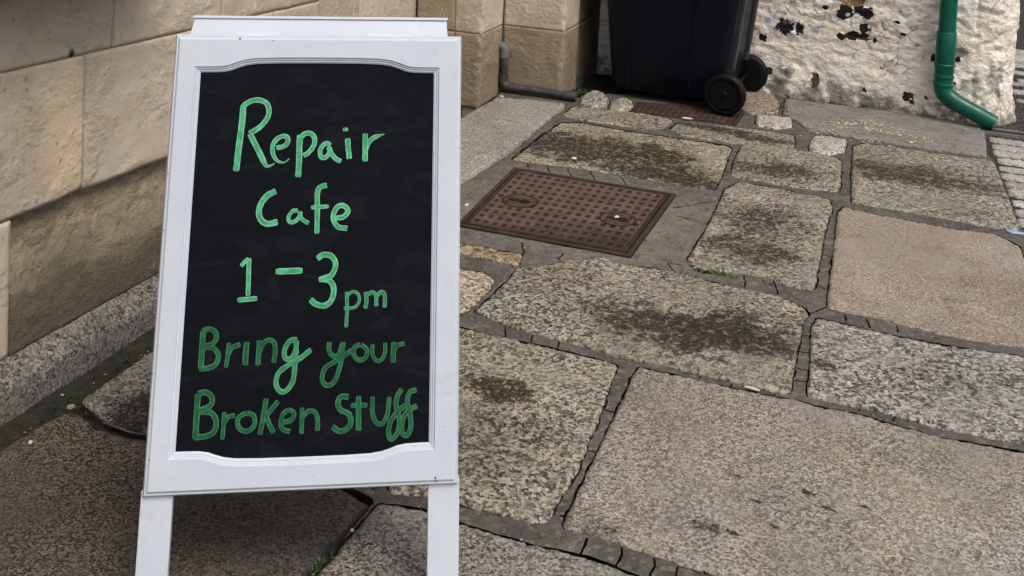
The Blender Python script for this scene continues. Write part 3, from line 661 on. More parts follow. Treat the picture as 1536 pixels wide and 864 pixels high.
BK = lin(.012, .013, .017); GY = lin(.13, .13, .115); BL = lin(.16, .26, .5)
patches = []
for a in ((1177, 39, .035, .037), (1199, 42, .016, .032), (1145, 55, .018, .022), (1268, 17, .04, .034), (1288, 12, .022, .022), (1300, 20, .026, .03), (1280, 53, .03, .018), (1262, 55, .02, .014), (1297, 55, .022, .02), (1296, 43, .028, .02), (1312, 61, .008, .014), (1238, 11, .012, .009), (1223, 120, .016, .035),
          (1347, 33, .012, .008), (1400, 88, .01, .016), (1435, 89, .012, .012), (1362, 144, .022, .02), (1368, 150, .014, .022), (1389, 146, .008, .01), (1296, 134, .01, .016), (1517, 22, .014, .03), (1523, 40, .012, .02), (1521, 8, .012, .016), (1514, 48, .012, .014), (1490, 33, .01, .012), (1430, 125, .012, .016), (1484, 95, .012, .01), (1154, 106, .014, .018), (1188, 102, .006, .006), (1356, 51, .014, .008)):
    patches.append(wblob(*a, BK))
wblob(1178, 32, .012, .010, GY, .3); wblob(1287, 26, .008, .006, lin(.66, .62, .55), .3); wblob(1272, 22, .010, .008, lin(.66, .62, .55), .3)
for a in ((1172, 117, .035, .05), (1163, 127, .03, .03), (1184, 108, .022, .03), (1222, 128, .016, .05), (1230, 27, .045, .012), (1440, 78, .03, .02), (1246, 132, .02, .04), (1262, 143, .05, .04), (1500, 125, .05, .07), (1508, 145, .04, .06), (1455, 130, .04, .03), (1320, 155, .08, .035)): patches.append(wblob(*a, GY, .9, 32, .55))
for a in ((1152, 30, .016, .016), (1186, 33, .010, .012), (1225, 44, .012, .02)): wblob(*a, BL, .7, 60, .7)
wblob(1279, -2, .06, .035, lin(.3, .2, .11), .5)
# grime along the foot
zz_ = m.n('ShaderNodeSeparateXYZ'); m.inp(zz_.inputs[0], m.P)
dz = m.math('ADD', zz_.outputs[2], m.math('MULTIPLY', m.math('SUBTRACT', m.noise(16, 5, .7), .5), -.5))
col = m.mix(m.math('MULTIPLY', m.step(dz, .12, .0), .75), col, lin(.06, .06, .042))
h = m.math('ADD', m.math('ADD', m.math('MULTIPLY', nC, 1.), m.math('MULTIPLY', nB, .22)), m.math('MULTIPLY', crk, -.4))
for p_ in patches[:12]: h = m.math('SUBTRACT', h, m.math('MULTIPLY', p_, .25))
M['whitewash'] = m.done(col, m.bump(h, .022, 1.))
def lumpy(S, Z, P):
    a = .022*fbm(P*np.array([1, 1, 1.4])+40, 3.6, 3)-.011*np.clip(1-np.abs(fbm(P*np.array([1, 1, 1.5])+70, 5.5, 4, .6))*9, 0, 1)*np.clip(.4+fbm(P+90, 3, 2)*2, 0, 1)
    b = .009*(1-np.abs(fbm(P*np.array([1, 1, 1.9])+11, 7.5, 3))*3)
    lft_ = np.clip((2.1-P[:, 0])/.6, .25, 1)
    c_ = .008*fbm(P*np.array([.45, .45, 2.0])+3, 13, 4)*lft_+.007*fbm(P+30, 15, 4)
    foot = .03*np.clip(1-Z/.10, 0, 1)*(.5+fbm(P, 12, 3))
    return a-np.clip(b, -.012, .009)*-.7+c_+foot
o = strip('wall_face', plan, lambda q: -.03, lambda q: 1.35, M['whitewash'], WW, step=.009, er=.002, amp=.004, scale=24, disp=lumpy, depth=.05, seed=3)
o = strip('wall_face', plan, lambda q: 1.35, lambda q: 4.2, M['whitewash'], WW, step=.05, er=.002, amp=.004, scale=24, disp=lumpy, depth=.05, seed=3, joint=.0)
mesh('wall_core', [(p[0]-wn[0]*.06*t, p[1]-wn[1]*.06*t, z) for p in plan for t, z in ((1, -.05), (1, 4.19))], [(2*i, 2*i+2, 2*i+3, 2*i+1) for i in range(len(plan)-1)], M['wall_mortar'], WW)

# ------------------------------------------------------------------ manhole covers
_m = Mat('rusty_iron', .75, .4); n_ = _m.noise(9, 5, .65); n2_ = _m.noise(70, 4, .7)
c = _m.ramp(n_, [(.3, lin(.048, .027, .021)), (.5, lin(.090, .056, .044)), (.7, lin(.118, .080, .064))])
edge = _m.blob(tuple(G(965, 380)), (.52, .22, 1), R(-20), None, .5, 14); c = _m.mix(_m.math('MULTIPLY', edge, .85), c, lin(.022, .012, .01))
edge = _m.blob(tuple(G(770, 352)), (.5, .10, 1), R(-20), None, .5, 14); c = _m.mix(_m.math('MULTIPLY', edge, .75), c, lin(.03, .018, .014))
c = _m.mix(_m.math('MULTIPLY', _m.step(n2_, .62, .75), .35), c, lin(.2, .15, .12))
M['iron'] = _m.done(c, _m.bump(n2_, .003, .8))
M['iron_dark'] = plain('iron_dark', lin(.040, .027, .021), .7, .4, 70, .004, .4)
M['iron_plate'] = plain('iron_plate', lin(.075, .042, .032), .7, .35, 60, .004, .45); M['iron_pocket'] = plain('iron_pocket', lin(.044, .026, .020), .85, .25, 90, .004, .5)
def bil(Q, u, v): return Q[0]*(1-u)*(1-v)+Q[1]*u*(1-v)+Q[2]*u*v+Q[3]*(1-u)*v
def manhole(Q, label, zt, nu, nv, disks, iron='iron'):
    Q = [np.append(q[:2], 0) for q in Q]; ctr = sum(Q)/4
    root = empty('manhole_cover', (ctr[0], ctr[1], 0), label, 'manhole cover')
    fr = MB(); t = .035
    def ringpt(k, e, z): 
        u, v = [(0, 0), (1, 0), (1, 1), (0, 1)][k]; return bil(Q, e if u == 0 else 1-e, e if v == 0 else 1-e)+UP*z
    L = [(0, zt-.004), (.024, zt-.003), (.026, zt-.02)]
    V = [ringpt(k, .0, -.05) for k in range(4)]+[ringpt(k, e, z) for e, z in L for k in range(4)]; F = []
    for r_ in range(3):
        for k in range(4): F.append((r_*4+k, r_*4+(k+1) % 4, r_*4+4+(k+1) % 4, r_*4+4+k))
    fr.add(V, [f[::-1] for f in F]).build('frame', M['iron_dark'], root, bev=.002)
    lid = MB(); V = []; e = .034
    V = [ringpt(k, e, z) for z in (-.04, zt-.004) for k in range(4)]+[ringpt(k, e+.022, zt-.004) for k in range(4)]+[ringpt(k, e+.025, zt-.009) for k in range(4)]
    F = []
    for r_ in range(3):
        for k in range(4): F.append((r_*4+k, r_*4+(k+1) % 4, r_*4+4+(k+1) % 4, r_*4+4+k))
    F.append((12, 13, 14, 15)); lid.add(V, F); lo = lid.build('lid', M['iron_pocket'], root)
    # raised grid: ribs in both directions leave square pockets
    rb = MB(); a0, a1 = e+.024, 1-e-.024
    for i in range(nu+1):
        u = a0+(a1-a0)*i/nu; h_ = .205/nu
        lo_, hi_ = max(a0, u-h_), min(a1, u+h_)
        rb.hexa([bil(Q, uu, vv)+UP*z for z in (zt-.0095, zt-.0042) for uu, vv in ((lo_, a0), (hi_, a0), (hi_, a1), (lo_, a1))])
    for i in range(nv+1):
        v = a0+(a1-a0)*i/nv; h_ = .20/nv
        lo_, hi_ = max(a0, v-h_), min(a1, v+h_)
        rb.hexa([bil(Q, uu, vv)+UP*z for z in (zt-.0095, zt-.0046) for uu, vv in ((a0, lo_), (a1, lo_), (a1, hi_), (a0, hi_))])
    rb.build('raised_grid', M[iron], lo)
    for (px, py, rx) in disks:
        c_ = G(px, py, zt); c_[2] = zt-.0045
        MB().lathe(c_, UP, [(-.004, rx*1.10), (.0012, rx*1.10), (.0012, rx*.96), (-.004, rx*.96)], 36).build('plate_ring', M['soil'], lo)
        dk = MB().lathe(c_, UP, [(-.006, rx), (.0012, rx), (.0018, rx*.95), (.0012, rx*.90), (-.004, rx*.88), (-.004, rx*.80), (.0006, rx*.77), (.0008, .001)], 36).build('keyhole_plate', M['iron_plate'], lo); autosmooth(dk)
        kh = MB()
        kh.box(c_+UP*.001, D2, D1, UP, -.046, .034, -.010, .010, 0, .0012)
        kh.lathe(c_+D2*.02+UP*.001, UP, [(0, .021), (.0013, .021)], 14)
        kh.build('keyhole', M['soil'], lo)
    return root
manhole(MH, 'rusty square manhole cover with two round keyhole plates set in the flagstones', .006, 16, 11, [(780, 300, .068), (927, 327, .068)])
manhole(MH2, 'dark rusty manhole cover under the wheelie bin', .006, 14, 8, [], 'iron_plate')  # darker iron on the grid carries the shade below the bin

# ------------------------------------------------------------------ wheelie bin
bx = np.array([math.cos(R(-25)), math.sin(R(-25)), 0]); by = np.array([-bx[1], bx[0], 0])
B_ = np.array([.605, 5.875, 0])                             # near front bottom corner of the body on the ground
BIN = empty('wheelie_bin', tuple(B_+bx*.33+by*.3), 'dark navy wheelie bin with black wheels standing against the whitewashed wall', 'wheelie bin')
NAVY = Mat('navy_plastic', .42, .22); n_ = NAVY.noise(30, 4, .6); NAVYM = NAVY.done(NAVY.mix(NAVY.step(n_, .4, .75), lin(.0008, .0017, .0065), lin(.0016, .003, .010)), NAVY.bump(NAVY.noise(500, 2), .0006, .4), NAVY.step(NAVY.noise(6, 4, .6), .3, .7, .36, .55))
RUB = plain('black_rubber', lin(.0035, .0035, .004), .5, .2, 200, .001, .2); HUBM = plain('hub_plastic', lin(.002, .002, .0025), .5, .2)
def rrect(x0, x1, y0, y1, r, n=5):
    out = []
    for cx, cy, a in ((x1-r, y1-r, 0), (x0+r, y1-r, 90), (x0+r, y0+r, 180), (x1-r, y0+r, 270)):
        for i in range(n+1): t = R(a+90*i/n); out.append((cx+r*math.cos(t), cy+r*math.sin(t)))
    return out
lev = [(.045, .03, .645, .03, .55), (.07, 0.012, .668, .012, .568), (.30, -.012, .698, 0.0, .578), (.62, -.045, .732, -.012, .588), (.94, -.078, .775, -.025, .60), (.975, -.082, .779, -.028, .603), (.976, -.10, .797, -.045, .62), (1.03, -.104, .801, -.047, .622)]
V = []; F = []
for z, x0, x1, y0, y1 in lev:
    for (x, y) in rrect(x0, x1, y0, y1, .045): V.append(B_+bx*x+by*y+UP*z)
n = 24
for i in range(len(lev)-1):
    for k in range(n): F.append((i*n+k, i*n+(k+1) % n, (i+1)*n+(k+1) % n, (i+1)*n+k))
F.append(tuple(range(n))[::-1]); F.append(tuple((len(lev)-1)*n+k for k in range(n)))
autosmooth(mesh('body', V, F, NAVYM, BIN), 40)
# side ribs (moulded) on the near side, rear handle ribs
def sidepoint(z):
    for a, b in zip(lev[:-1], lev[1:]):
        if a[0] <= z <= b[0]:
            t = (z-a[0])/(b[0]-a[0]); return [a[i]*(1-t)+b[i]*t for i in range(5)]
def side_rib(fx, wdt, z0, z1, out, nm):
    mb = MB(); zs = [z0, .3, .62, z1]
    for za, zb in zip(zs[:-1], zs[1:]):
        P = []
        for z in (za, zb):
            _, x0, x1, y0, y1 = sidepoint(z); x = x0+(x1-x0)*fx
            P += [B_+bx*(x-wdt/2)+by*(y0+.002)+UP*z, B_+bx*(x-wdt/2+.004)+by*(y0-out)+UP*z, B_+bx*(x+wdt/2-.004)+by*(y0-out)+UP*z, B_+bx*(x+wdt/2)+by*(y0+.002)+UP*z]
        mb.hexa(P)
    return mb.build(nm, NAVYM, BIN)
side_rib(.17, .028, .08, .93, .006, 'side_rib'); side_rib(.70, .016, .08, .93, .008, 'side_rib')
GRB = plain('grey_plastic_lit', lin(.05, .053, .058), .45, .4, 0, 0, .3)  # bin plastic greyed: light on the rear face put into the rib colour
for y in (.11, .47):
    mb = MB()
    for za, zb in zip((.22, .62), (.62, .97)):
        P = []
        for z in (za, zb):
            _, x0, x1, y0, y1 = sidepoint(z)
            P += [B_+bx*(x1-.002)+by*(y-.02)+UP*z, B_+bx*(x1+.018)+by*(y-.02)+UP*z, B_+bx*(x1+.018)+by*(y+.02)+UP*z, B_+bx*(x1-.002)+by*(y+.02)+UP*z]
        mb.hexa(P)
    mb.build('rear_rib', GRB, BIN)
# lid and handle
V = []; F = []; lv2 = [(1.03, -.115, .805, -.055, .63), (1.055, -.112, .802, -.052, .627), (1.085, -.02, .765, .03, .55), (1.09, .1, .65, .12, .46)]
for z, x0, x1, y0, y1 in lv2:
    for (x, y) in rrect(x0, x1, y0, y1, .05): V.append(B_+bx*x+by*y+UP*z)
for i in range(len(lv2)-1):
    for k in range(n): F.append((i*n+k, i*n+(k+1) % n, (i+1)*n+(k+1) % n, (i+1)*n+k))
F.append(tuple(range(n))[::-1]); F.append(tuple((len(lv2)-1)*n+k for k in range(n)))
autosmooth(mesh('lid', V, F, NAVYM, BIN), 40)
hd = MB().tube([B_+bx*.785+by*.06+UP*1.0, B_+bx*.845+by*.06+UP*1.02, B_+bx*.845+by*.52+UP*1.02, B_+bx*.785+by*.52+UP*1.0], .014, 12); hd.build('handle', NAVYM, BIN, smooth=True)
WR = .116
wc = G(1084, 174); wc = np.array([wc[0], wc[1], WR]) 
for sgn, off in ((-1, 0.), (1, .60)):
    c_ = wc+by*(off+.02); ax = by*sgn
    wh = empty('wheel', (0, 0, 0), None, None); wh.parent = BIN; wh.location = Vector(c_)-BIN.location
    ty = MB().lathe(c_, ax, [(-.032, .07), (-.032, .102), (-.026, .112), (-.012, WR), (.012, WR), (.026, .112), (.031, .102), (.030, .090), (.024, .088)], 40).build('tyre', RUB, wh); autosmooth(ty, 50)
    rim = MB().lathe(c_, ax, [(.005, .089), (.024, .089), (.024, .078), (.008, .074), (.006, .034), (.022, .03), (.024, .02), (.030, .016), (.030, .001)], 32)
    for k in range(6):
        t = k*math.pi/3; u_ = bx*math.cos(t)+UP*math.sin(t); v_ = -bx*math.sin(t)+UP*math.cos(t)
        rim.box(c_, u_, v_, ax, .03, .078, -.008, .008, .004, .017)
    autosmooth(rim.build('rim', HUBM, wh), 40)
MB().tube([wc-by*.0, wc+by*.62], .012, 10).build('axle', HUBM, BIN)

# ------------------------------------------------------------------ green downpipe
_m = Mat('green_pipe', .34, .35); c = _m.mix(_m.step(_m.noise(12, 4, .6), .35, .75), lin(.0, .078, .050), lin(.002, .108, .070)); GRN = _m.done(c, None, _m.step(_m.noise(40, 4, .6), .3, .7, .25, .42))
PR = .046
pn3 = np.append(wn, 0); pO = WO+pn3*.075
def pp(px, py): return onplane(px, py, pO, pn3)
DP = empty('downpipe', tuple(pp(1412, 172)*np.array([1, 1, 0])), 'green plastic drainpipe with an angled shoe fixed to the whitewashed wall', 'drainpipe')
p_el = pp(1414, 138); x0 = p_el[0]; y0 = p_el[1]
vtx = lambda z: np.array([x0, y0, z])
zat = lambda py: pp(1412, py)[2]
def tubeobj(nm, pts, r, par=DP, mat=GRN, nn=28): 
    return autosmooth(MB().tube(pts, r, nn).build(nm, mat, par), 45)
tubeobj('pipe', [vtx(zat(60)), vtx(4.1)], PR)
tubeobj('coupling', [vtx(zat(108)), vtx(zat(106)), vtx(zat(48)), vtx(zat(46))], [PR+.002, PR+.006, PR+.006, PR+.002])
for py in (95, 100): pass
tubeobj('collar_ring', [vtx(zat(99)), vtx(zat(98)), vtx(zat(95)), vtx(zat(94))], [PR+.006, PR+.0095, PR+.0095, PR+.006])
tubeobj('collar_ring', [vtx(zat(116)), vtx(zat(115)), vtx(zat(112)), vtx(zat(111))], [PR+.004, PR+.0085, PR+.0085, PR+.004])
tubeobj('collar_ring', [vtx(zat(128)), vtx(zat(127)), vtx(zat(124)), vtx(zat(123))], [PR+.004, PR+.0085, PR+.0085, PR+.004])
end = pp(1492, 176)+pn3*.05; end[2] = .035
a = vtx(zat(136)); dirv = end-a; dirv /= np.linalg.norm(dirv)
bend = []
st_ = vtx(zat(106)); el = [st_, vtx(zat(128))]
for i in range(1, 9):
    t = i/8; el.append((1-t)**2*vtx(zat(128))+2*t*(1-t)*vtx(zat(141))+t*t*(vtx(zat(141))+dirv*.07))
tubeobj('elbow', el, [PR+.004]*len(el)); mid = vtx(zat(141))+dirv*.07
tubeobj('shoe', [mid-dirv*.01, mid+dirv*.01, end], [PR+.004, PR+.001, PR-.001])
# wall bracket
mb = MB(); mb.lathe(vtx(2.0), UP, [(-.02, PR+.004), (.02, PR+.004)], 28); mb.box(vtx(2.0), np.append(wd, 0), -pn3, UP, -.07, .07, .05, .07, -.02, .02); mb.build('bracket', GRN, DP)

# ------------------------------------------------------------------ grey waste pipe on the pilaster
_m = Mat('grey_pipe', .6, .4); GP = _m.done(_m.mix(_m.step(_m.noise(9, 5, .65), .35, .7), lin(.028, .027, .027), lin(.075, .075, .075)), _m.bump(_m.noise(80, 4, .7), .002, .5))
GE = plain('grey_elbow', lin(.15, .15, .155), .6, .4, 60, .002, .3); r_ = .022
cx = q1+n1*.028-d1*.03                                          # stands in the inner corner, in front of the return face
WP = empty('waste_pipe', (cx[0], cx[1], 0), 'grey plastic waste pipe bending along the foot of the stone pilaster', 'pipe')
nP = np.append(-d1, 0)
fl = np.append(cx, 0)
zt_ = onplane(751, 62, fl, nP)[2]; 
def v_(z): return np.append(cx, z)
def arc(a, b, c, n=7): return [(1-t)**2*a+2*t*(1-t)*b+t*t*c for t in np.linspace(0, 1, n)]
wallin = np.append(cx-n1*.06, zt_-.028)
autosmooth(MB().tube([wallin]+arc(v_(zt_-.028)-N1*.025, v_(zt_-.028), v_(zt_-.06))+[v_(zt_-.09)], r_+.006, 18).build('elbow', GE, WP), 50)
autosmooth(MB().tube([v_(zt_-.085), v_(.06)], r_, 18).build('pipe', GP, WP), 50)
autosmooth(MB().tube([v_(.105)]+arc(v_(.075), v_(.034), v_(.034)+N1*.045)+[v_(.034)+N1*.07], r_+.005, 18).build('elbow', GP, WP), 50)
autosmooth(MB().tube([v_(.034)+N1*.06, v_(.030)+N1*.40], r_, 18).build('pipe', GP, WP), 50)
autosmooth(MB().tube([v_(.030)+N1*.37, v_(.03)+N1*.44], r_+.004, 18).build('coupling', GP, WP), 50)

# ------------------------------------------------------------------ drain grate
DG = empty('drain_grate', tuple(sum(DR)/4), 'small dark slotted drain grate at the foot of the green downpipe', 'drain')
c_ = sum(DR)/4; mb = MB()
for a_, b_, cc, dd in ((-.13, .13, -.05, -.036), (-.13, .13, .036, .05), (-.13, -.116, -.036, .036), (.116, .13, -.036, .036)): mb.box(c_, D2, D1, UP, a_, b_, cc, dd, -.03, .007)
mb.build('frame', plain('galvanised', lin(.22, .22, .21), .5, .5, 60, .002, .4), DG)
for k in range(2): MB().box(c_, D2, D1, UP, -.116, .116, -.014+k*.02, -.008+k*.02, -.03, .005).build('bar', M['iron_dark'], DG)
mesh('sump', [c_+D2*x+D1*y-UP*.026 for x, y in ((-.116, -.036), (.116, -.036), (.116, .036), (-.116, .036))], [(0, 1, 2, 3)], M['soil'], DG)

# ------------------------------------------------------------------ A-board
yaw, lean, rl = .113, .3031, .0146; SW, SH = .60, .8754; so_ = np.array([-.3503, 1.8971, .2154])
r_ = np.array([math.cos(yaw), math.sin(yaw), 0]); b_ = np.array([-math.sin(yaw), math.cos(yaw), 0])
v_0 = math.cos(lean)*UP+math.sin(lean)*b_
SR = math.cos(rl)*r_+math.sin(rl)*v_0; SV = -math.sin(rl)*r_+math.cos(rl)*v_0; SN = np.cross(SR, SV)      # SN points to the viewer
if SN[1] > 0: SN = -SN
def S(u, v, n=0.): return so_+SR*u+SV*v+SN*n
def spx(x, y, n=0.):
    q = onplane(x, y, so_+SN*n, SN); return np.array([(q-so_)@SR, (q-so_)@SV])
AB = empty('a_board', tuple((so_+b_*.2)*np.array([1, 1, 0])), 'white framed chalkboard A-board with green handwriting standing on the flagstones', 'sign')
_m = Mat('white_paint', .42, .45); c = _m.mix(_m.step(_m.noise(5, 4, .6), .3, .75), lin(.49, .545, .62), lin(.53, .585, .65))
c = _m.mix(_m.math('MULTIPLY', _m.step(_m.noise(60, 4, .7), .66, .78), .25), c, lin(.5, .5, .5))
c = _m.mix(_m.math('MULTIPLY', _m.step(_m.noise(9, 6, .75), .56, .72), .30), c, lin(.40, .41, .42)); c = _m.mix(_m.math('MULTIPLY', _m.step(_m.noise(120, 2, .6), .70, .74), .5), c, lin(.33, .33, .33))
WH = _m.done(c, _m.bump(_m.noise(25, 4, .6, _m.vec(scale=(1, 1, .25))), .0016, .35))
# opening outline in (u, v): traced from the picture on the board plane, made symmetric
top = [(300, 108), (318, 108), (334, 107.5), (346, 105.5), (358, 101), (370, 97.5), (385, 95.5), (420, 94.5), (475, 94.5)]
tu = [spx(*p) for p in top]; tu = [(abs(a[0]-.0), a[1]) for a in tu]
iw = tu[0][0]; vt = tu[0][1]; vtop = tu[-1][1]
lowc = spx(262, 680)[1]; lowm = spx(440, 688)[1]
half = []                                               # right half of the top edge, from centre to corner
for (u, vv) in tu[::-1][:-1]: half.append((u, vv))
half = sorted([(u, vv) for u, vv in half], key=lambda q: q[0]); half[0] = (0., vtop)
iwr = .5*(spx(651, 109)[0]-spx(300, 108)[0]); uc = .5*(spx(651, 109)[0]+spx(300, 108)[0])
half = [(min(u*iwr/iw, iwr-.012), vv) for u, vv in half]
sc_ = (lowc-lowm)/(vtop-vt)
OPN = [(uc+iwr, vt)]+[(uc+u, vv) for u, vv in half[::-1]]+[(uc-u, vv) for u, vv in half[1:]]+[(uc-iwr, vt)]
OPN += [(uc-iwr, lowc)]+[(uc-u, lowc-(vv-vt)*sc_) for u, vv in half[::-1]]+[(uc+u, lowc-(vv-vt)*sc_) for u, vv in half[1:]]+[(uc+iwr, lowc)]
OPN = np.array(OPN)                                      # ccw seen from the front
# subdivide long sides
def offs(P, d):
    out = []
    for i in range(len(P)):
        a, b, c_ = P[i-1], P[i], P[(i+1) % len(P)]
        e1 = (b-a)/np.linalg.norm(b-a); e2 = (c_-b)/np.linalg.norm(c_-b)
        n1_ = np.array([e1[1], -e1[0]]); n2_ = np.array([e2[1], -e2[0]]); bs = n1_+n2_; bs /= np.linalg.norm(bs)
        out.append(b+bs*d/max(.4, bs@n1_))
    return np.array(out)
sgn = 1 if area2(OPN) > 0 else -1
rings = [(0., -.0125), (.0, -.0085), (.003, -.006), (.0055, -.0062), (.0068, -.0035), (.0095, -.0030), (.0115, 0.)]
loops = [(offs(OPN, sgn*d), z) for d, z in rings]
outer = []
hw = SW/2
for (u, vv) in loops[-1][0]:
    pass
fr = MB(); V = []; n = len(OPN)
for P, z in loops: V += [S(u, vv, z) for u, vv in P]
F = []
for i in range(len(loops)-1):
    for k in range(n): F.append((i*n+k, i*n+(k+1) % n, (i+1)*n+(k+1) % n, (i+1)*n+k))
fr.add(V, F)
# flat face between last loop and the outer edge
lastP = loops[-1][0]; bvl = .011
top_e, bot_e, lft, rgt = SH-bvl, bvl, -hw+bvl, hw-bvl
nh = len(half)
def facebit(pairs):
    V = [S(u, vv, 0) for u, vv in pairs]; fr.add(V, [tuple(range(len(V)))])
topi = list(range(0, 2*nh+1)); boti = list(range(2*nh+1, 4*nh+2)); topi = [i for i in range(n) if lastP[i][1] > SH*.5]; boti = [i for i in range(n) if lastP[i][1] <= SH*.5]
for a, b in zip(topi[:-1], topi[1:]): facebit([lastP[a], (lastP[a][0], top_e), (lastP[b][0], top_e), lastP[b]])
for a, b in zip(boti[:-1], boti[1:]): facebit([lastP[a], (lastP[a][0], bot_e), (lastP[b][0], bot_e), lastP[b]])
tr, tl = lastP[topi[0]], lastP[topi[-1]]; bl, br = lastP[boti[0]], lastP[boti[-1]]
facebit([(tl[0], top_e), (lft, top_e), (lft, bot_e), (bl[0], bot_e), bl, tl]); facebit([(tr[0], top_e), tr, br, (br[0], bot_e), (rgt, bot_e), (rgt, top_e)])
# stepped outer edge, then sides and back
O = [[(lft, top_e), (rgt, top_e), (rgt, bot_e), (lft, bot_e)]]
prof = [(0, 0), (.0045, -.0035), (.0075, -.004), (.011, -.010), (.011, -.024)]
V = []
for d, z in prof: V += [S(u, vv, z) for u, vv in ((lft-d, top_e+d), (rgt+d, top_e+d), (rgt+d, bot_e-d), (lft-d, bot_e-d))]
F = [(i*4+k, i*4+(k+1) % 4, i*4+4+(k+1) % 4, i*4+4+k) for i in range(len(prof)-1) for k in range(4)]
fr.add(V, F)
V = [S(u, vv, -.024) for u, vv in ((-hw, SH), (hw, SH), (hw, 0), (-hw, 0))]; fr.add(V, [(0, 1, 2, 3)])
frame = fr.build('frame', WH, AB)
import bmesh
bm = bmesh.new(); bm.from_mesh(frame.data); bmesh.ops.remove_doubles(bm, verts=bm.verts, dist=.0002); bmesh.ops.recalc_face_normals(bm, faces=bm.faces); bm.to_mesh(frame.data); bm.free()
autosmooth(frame, 28)
# board
_m = Mat('blackboard', .5, .07); sm_ = _m.noise(7, 5, .65, _m.vec(scale=(1, 1, 2.5)), 1.2); c = _m.mix(_m.step(sm_, .45, .8), lin(.0035, .0047, .0075), lin(.010, .0125, .018))
BB = _m.done(c, None, _m.step(_m.noise(9, 4, .6), .3, .7, .5, .68))
bo = offs(OPN, sgn*.004); board = mesh('chalkboard', [S(u, vv, z) for z in (-.011, -.018) for u, vv in bo], [tuple(range(n))[::(1 if sgn > 0 else -1)], tuple(range(n, 2*n))[::-1]]+[(k, (k+1) % n, n+(k+1) % n, n+k) for k in range(n)], BB, AB)
# legs below the panel, rear frame, cap rail, hinges
for x0_, x1_ in (((205, 252)), ((645, 688))): pass
legz = 0.
for (a_, b__) in (((209, 257), (205, 252)), ((642, 689), (646, 688))):
    ua = spx(a_[0], 760, -.008)[0]; ub = spx(a_[1], 760, -.008)[0]
    tfoot = (so_[2]-.002)/SV[2]
    MB().hexa([S(u, vv, nn) for vv in (-tfoot, .010) for u, nn in ((ua, -.030), (ub, -.030), (ub, -.0135), (ua, -.0135))]).build('leg', WH, AB, bev=.0015)
# rear panel leaning the other way from the hinge
hinge = S(0, SH-.012, -.024)
lr = .36; RV = -(math.cos(lr)*UP-math.sin(lr)*b_); RN = np.cross(SR, RV); RN = RN if RN[1] > 0 else -RN
def RR(u, t, n_): return hinge-b_*-.05+r_*u+RV*t+RN*n_
tl_ = (RR(0, 0, 0)[2]-.005)/-RV[2]
rf = MB(); rw = .262
for u0, u1 in ((-rw, -rw+.055), (rw-.055, rw)): rf.hexa([RR(u, t, n_) for t in (.012, tl_) for u, n_ in ((u0, -.012), (u1, -.012), (u1, .012), (u0, .012))])
for t0, t1 in ((.012, .10), (tl_-.32, tl_-.24)): rf.hexa([RR(u, t, n_) for t in (t0, t1) for u, n_ in ((-rw+.055, -.011), (rw-.055, -.011), (rw-.055, .011), (-rw+.055, .011))])
rf.build('rear_frame', WH, AB)
mesh('rear_board', [RR(u, t, n_) for n_ in (-.003, .003) for u, t in ((-rw+.055, .10), (rw-.055, .10), (rw-.055, tl_-.32), (-rw+.055, tl_-.32))], [(3, 2, 1, 0), (4, 5, 6, 7), (0, 1, 5, 4), (1, 2, 6, 5), (2, 3, 7, 6), (3, 0, 4, 7)], BB, AB)
# cap rail seen over the top edge: pixel edges give its extents on a plane a little behind the panel
capn = -.040
ul, ur = spx(281, 50, capn)[0], spx(673, 50, capn)[0]; ul2, ur2 = spx(290, 27, capn)[0], spx(671, 27, capn)[0]
cap = MB(); vb = SH-.02; vtp = spx(480, 29, capn-.012)[1]; vt2 = spx(480, 25, capn-.014)[1]
cap.hexa([S(ul, vb, capn), S(ur, vb, capn), S(ur, vb, capn-.03), S(ul, vb, capn-.03), S(ul2+.001, vtp, capn-.014), S(ur2-.001, vtp, capn-.014), S(ur2-.001, vtp, capn-.036), S(ul2+.001, vtp, capn-.036)])
cap.hexa([S(ul2-.002, vtp, capn-.010), S(ur2+.002, vtp, capn-.010), S(ur2+.002, vtp, capn-.038), S(ul2-.002, vtp, capn-.038), S(ul2-.002, vt2, capn-.011), S(ur2+.002, vt2, capn-.011), S(ur2+.002, vt2, capn-.037), S(ul2-.002, vt2, capn-.037)])
cap.build('cap_rail', WH, AB, bev=.001)
for xa, xb in ((356, 423), (553, 618)):
    a_, b__ = spx(xa, 48, -.02)[0], spx(xb, 48, -.02)[0]
    hg = MB(); hg.hexa([S(u, vv, nn) for u in (a_, b__) for vv, nn in ((SH-.009, -.006), (SH+.004, -.012), (SH+.006, -.033), (SH-.008, -.026))])
    for k in range(5):
        u0 = a_+(b__-a_)*k/5+.0006; u1 = a_+(b__-a_)*(k+1)/5-.0006; hg.tube([S(u0, SH+.0035, -.018), S(u1, SH+.0035, -.018)], .0042, 10)
    hg.build('hinge', WH, AB)
for x, y, rad in ((360, 58, .0022), (410, 61, .0014), (653, 717, .0022), (654, 721, .0016), (252, 260, .0012), (246, 345, .0013), (229, 560, .0012), (668, 640, .0010), (672, 590, .0010), (585, 62, .0011), (224, 690, .0012), (470, 715, .0009)):
    u, vv = spx(x, y); MB().lathe(S(u, vv, 0), SN, [(0, rad), (.0005, rad*.8)], 10).build('paint_chip', plain('chip', lin(.06, .065, .075), .6, .3), AB)

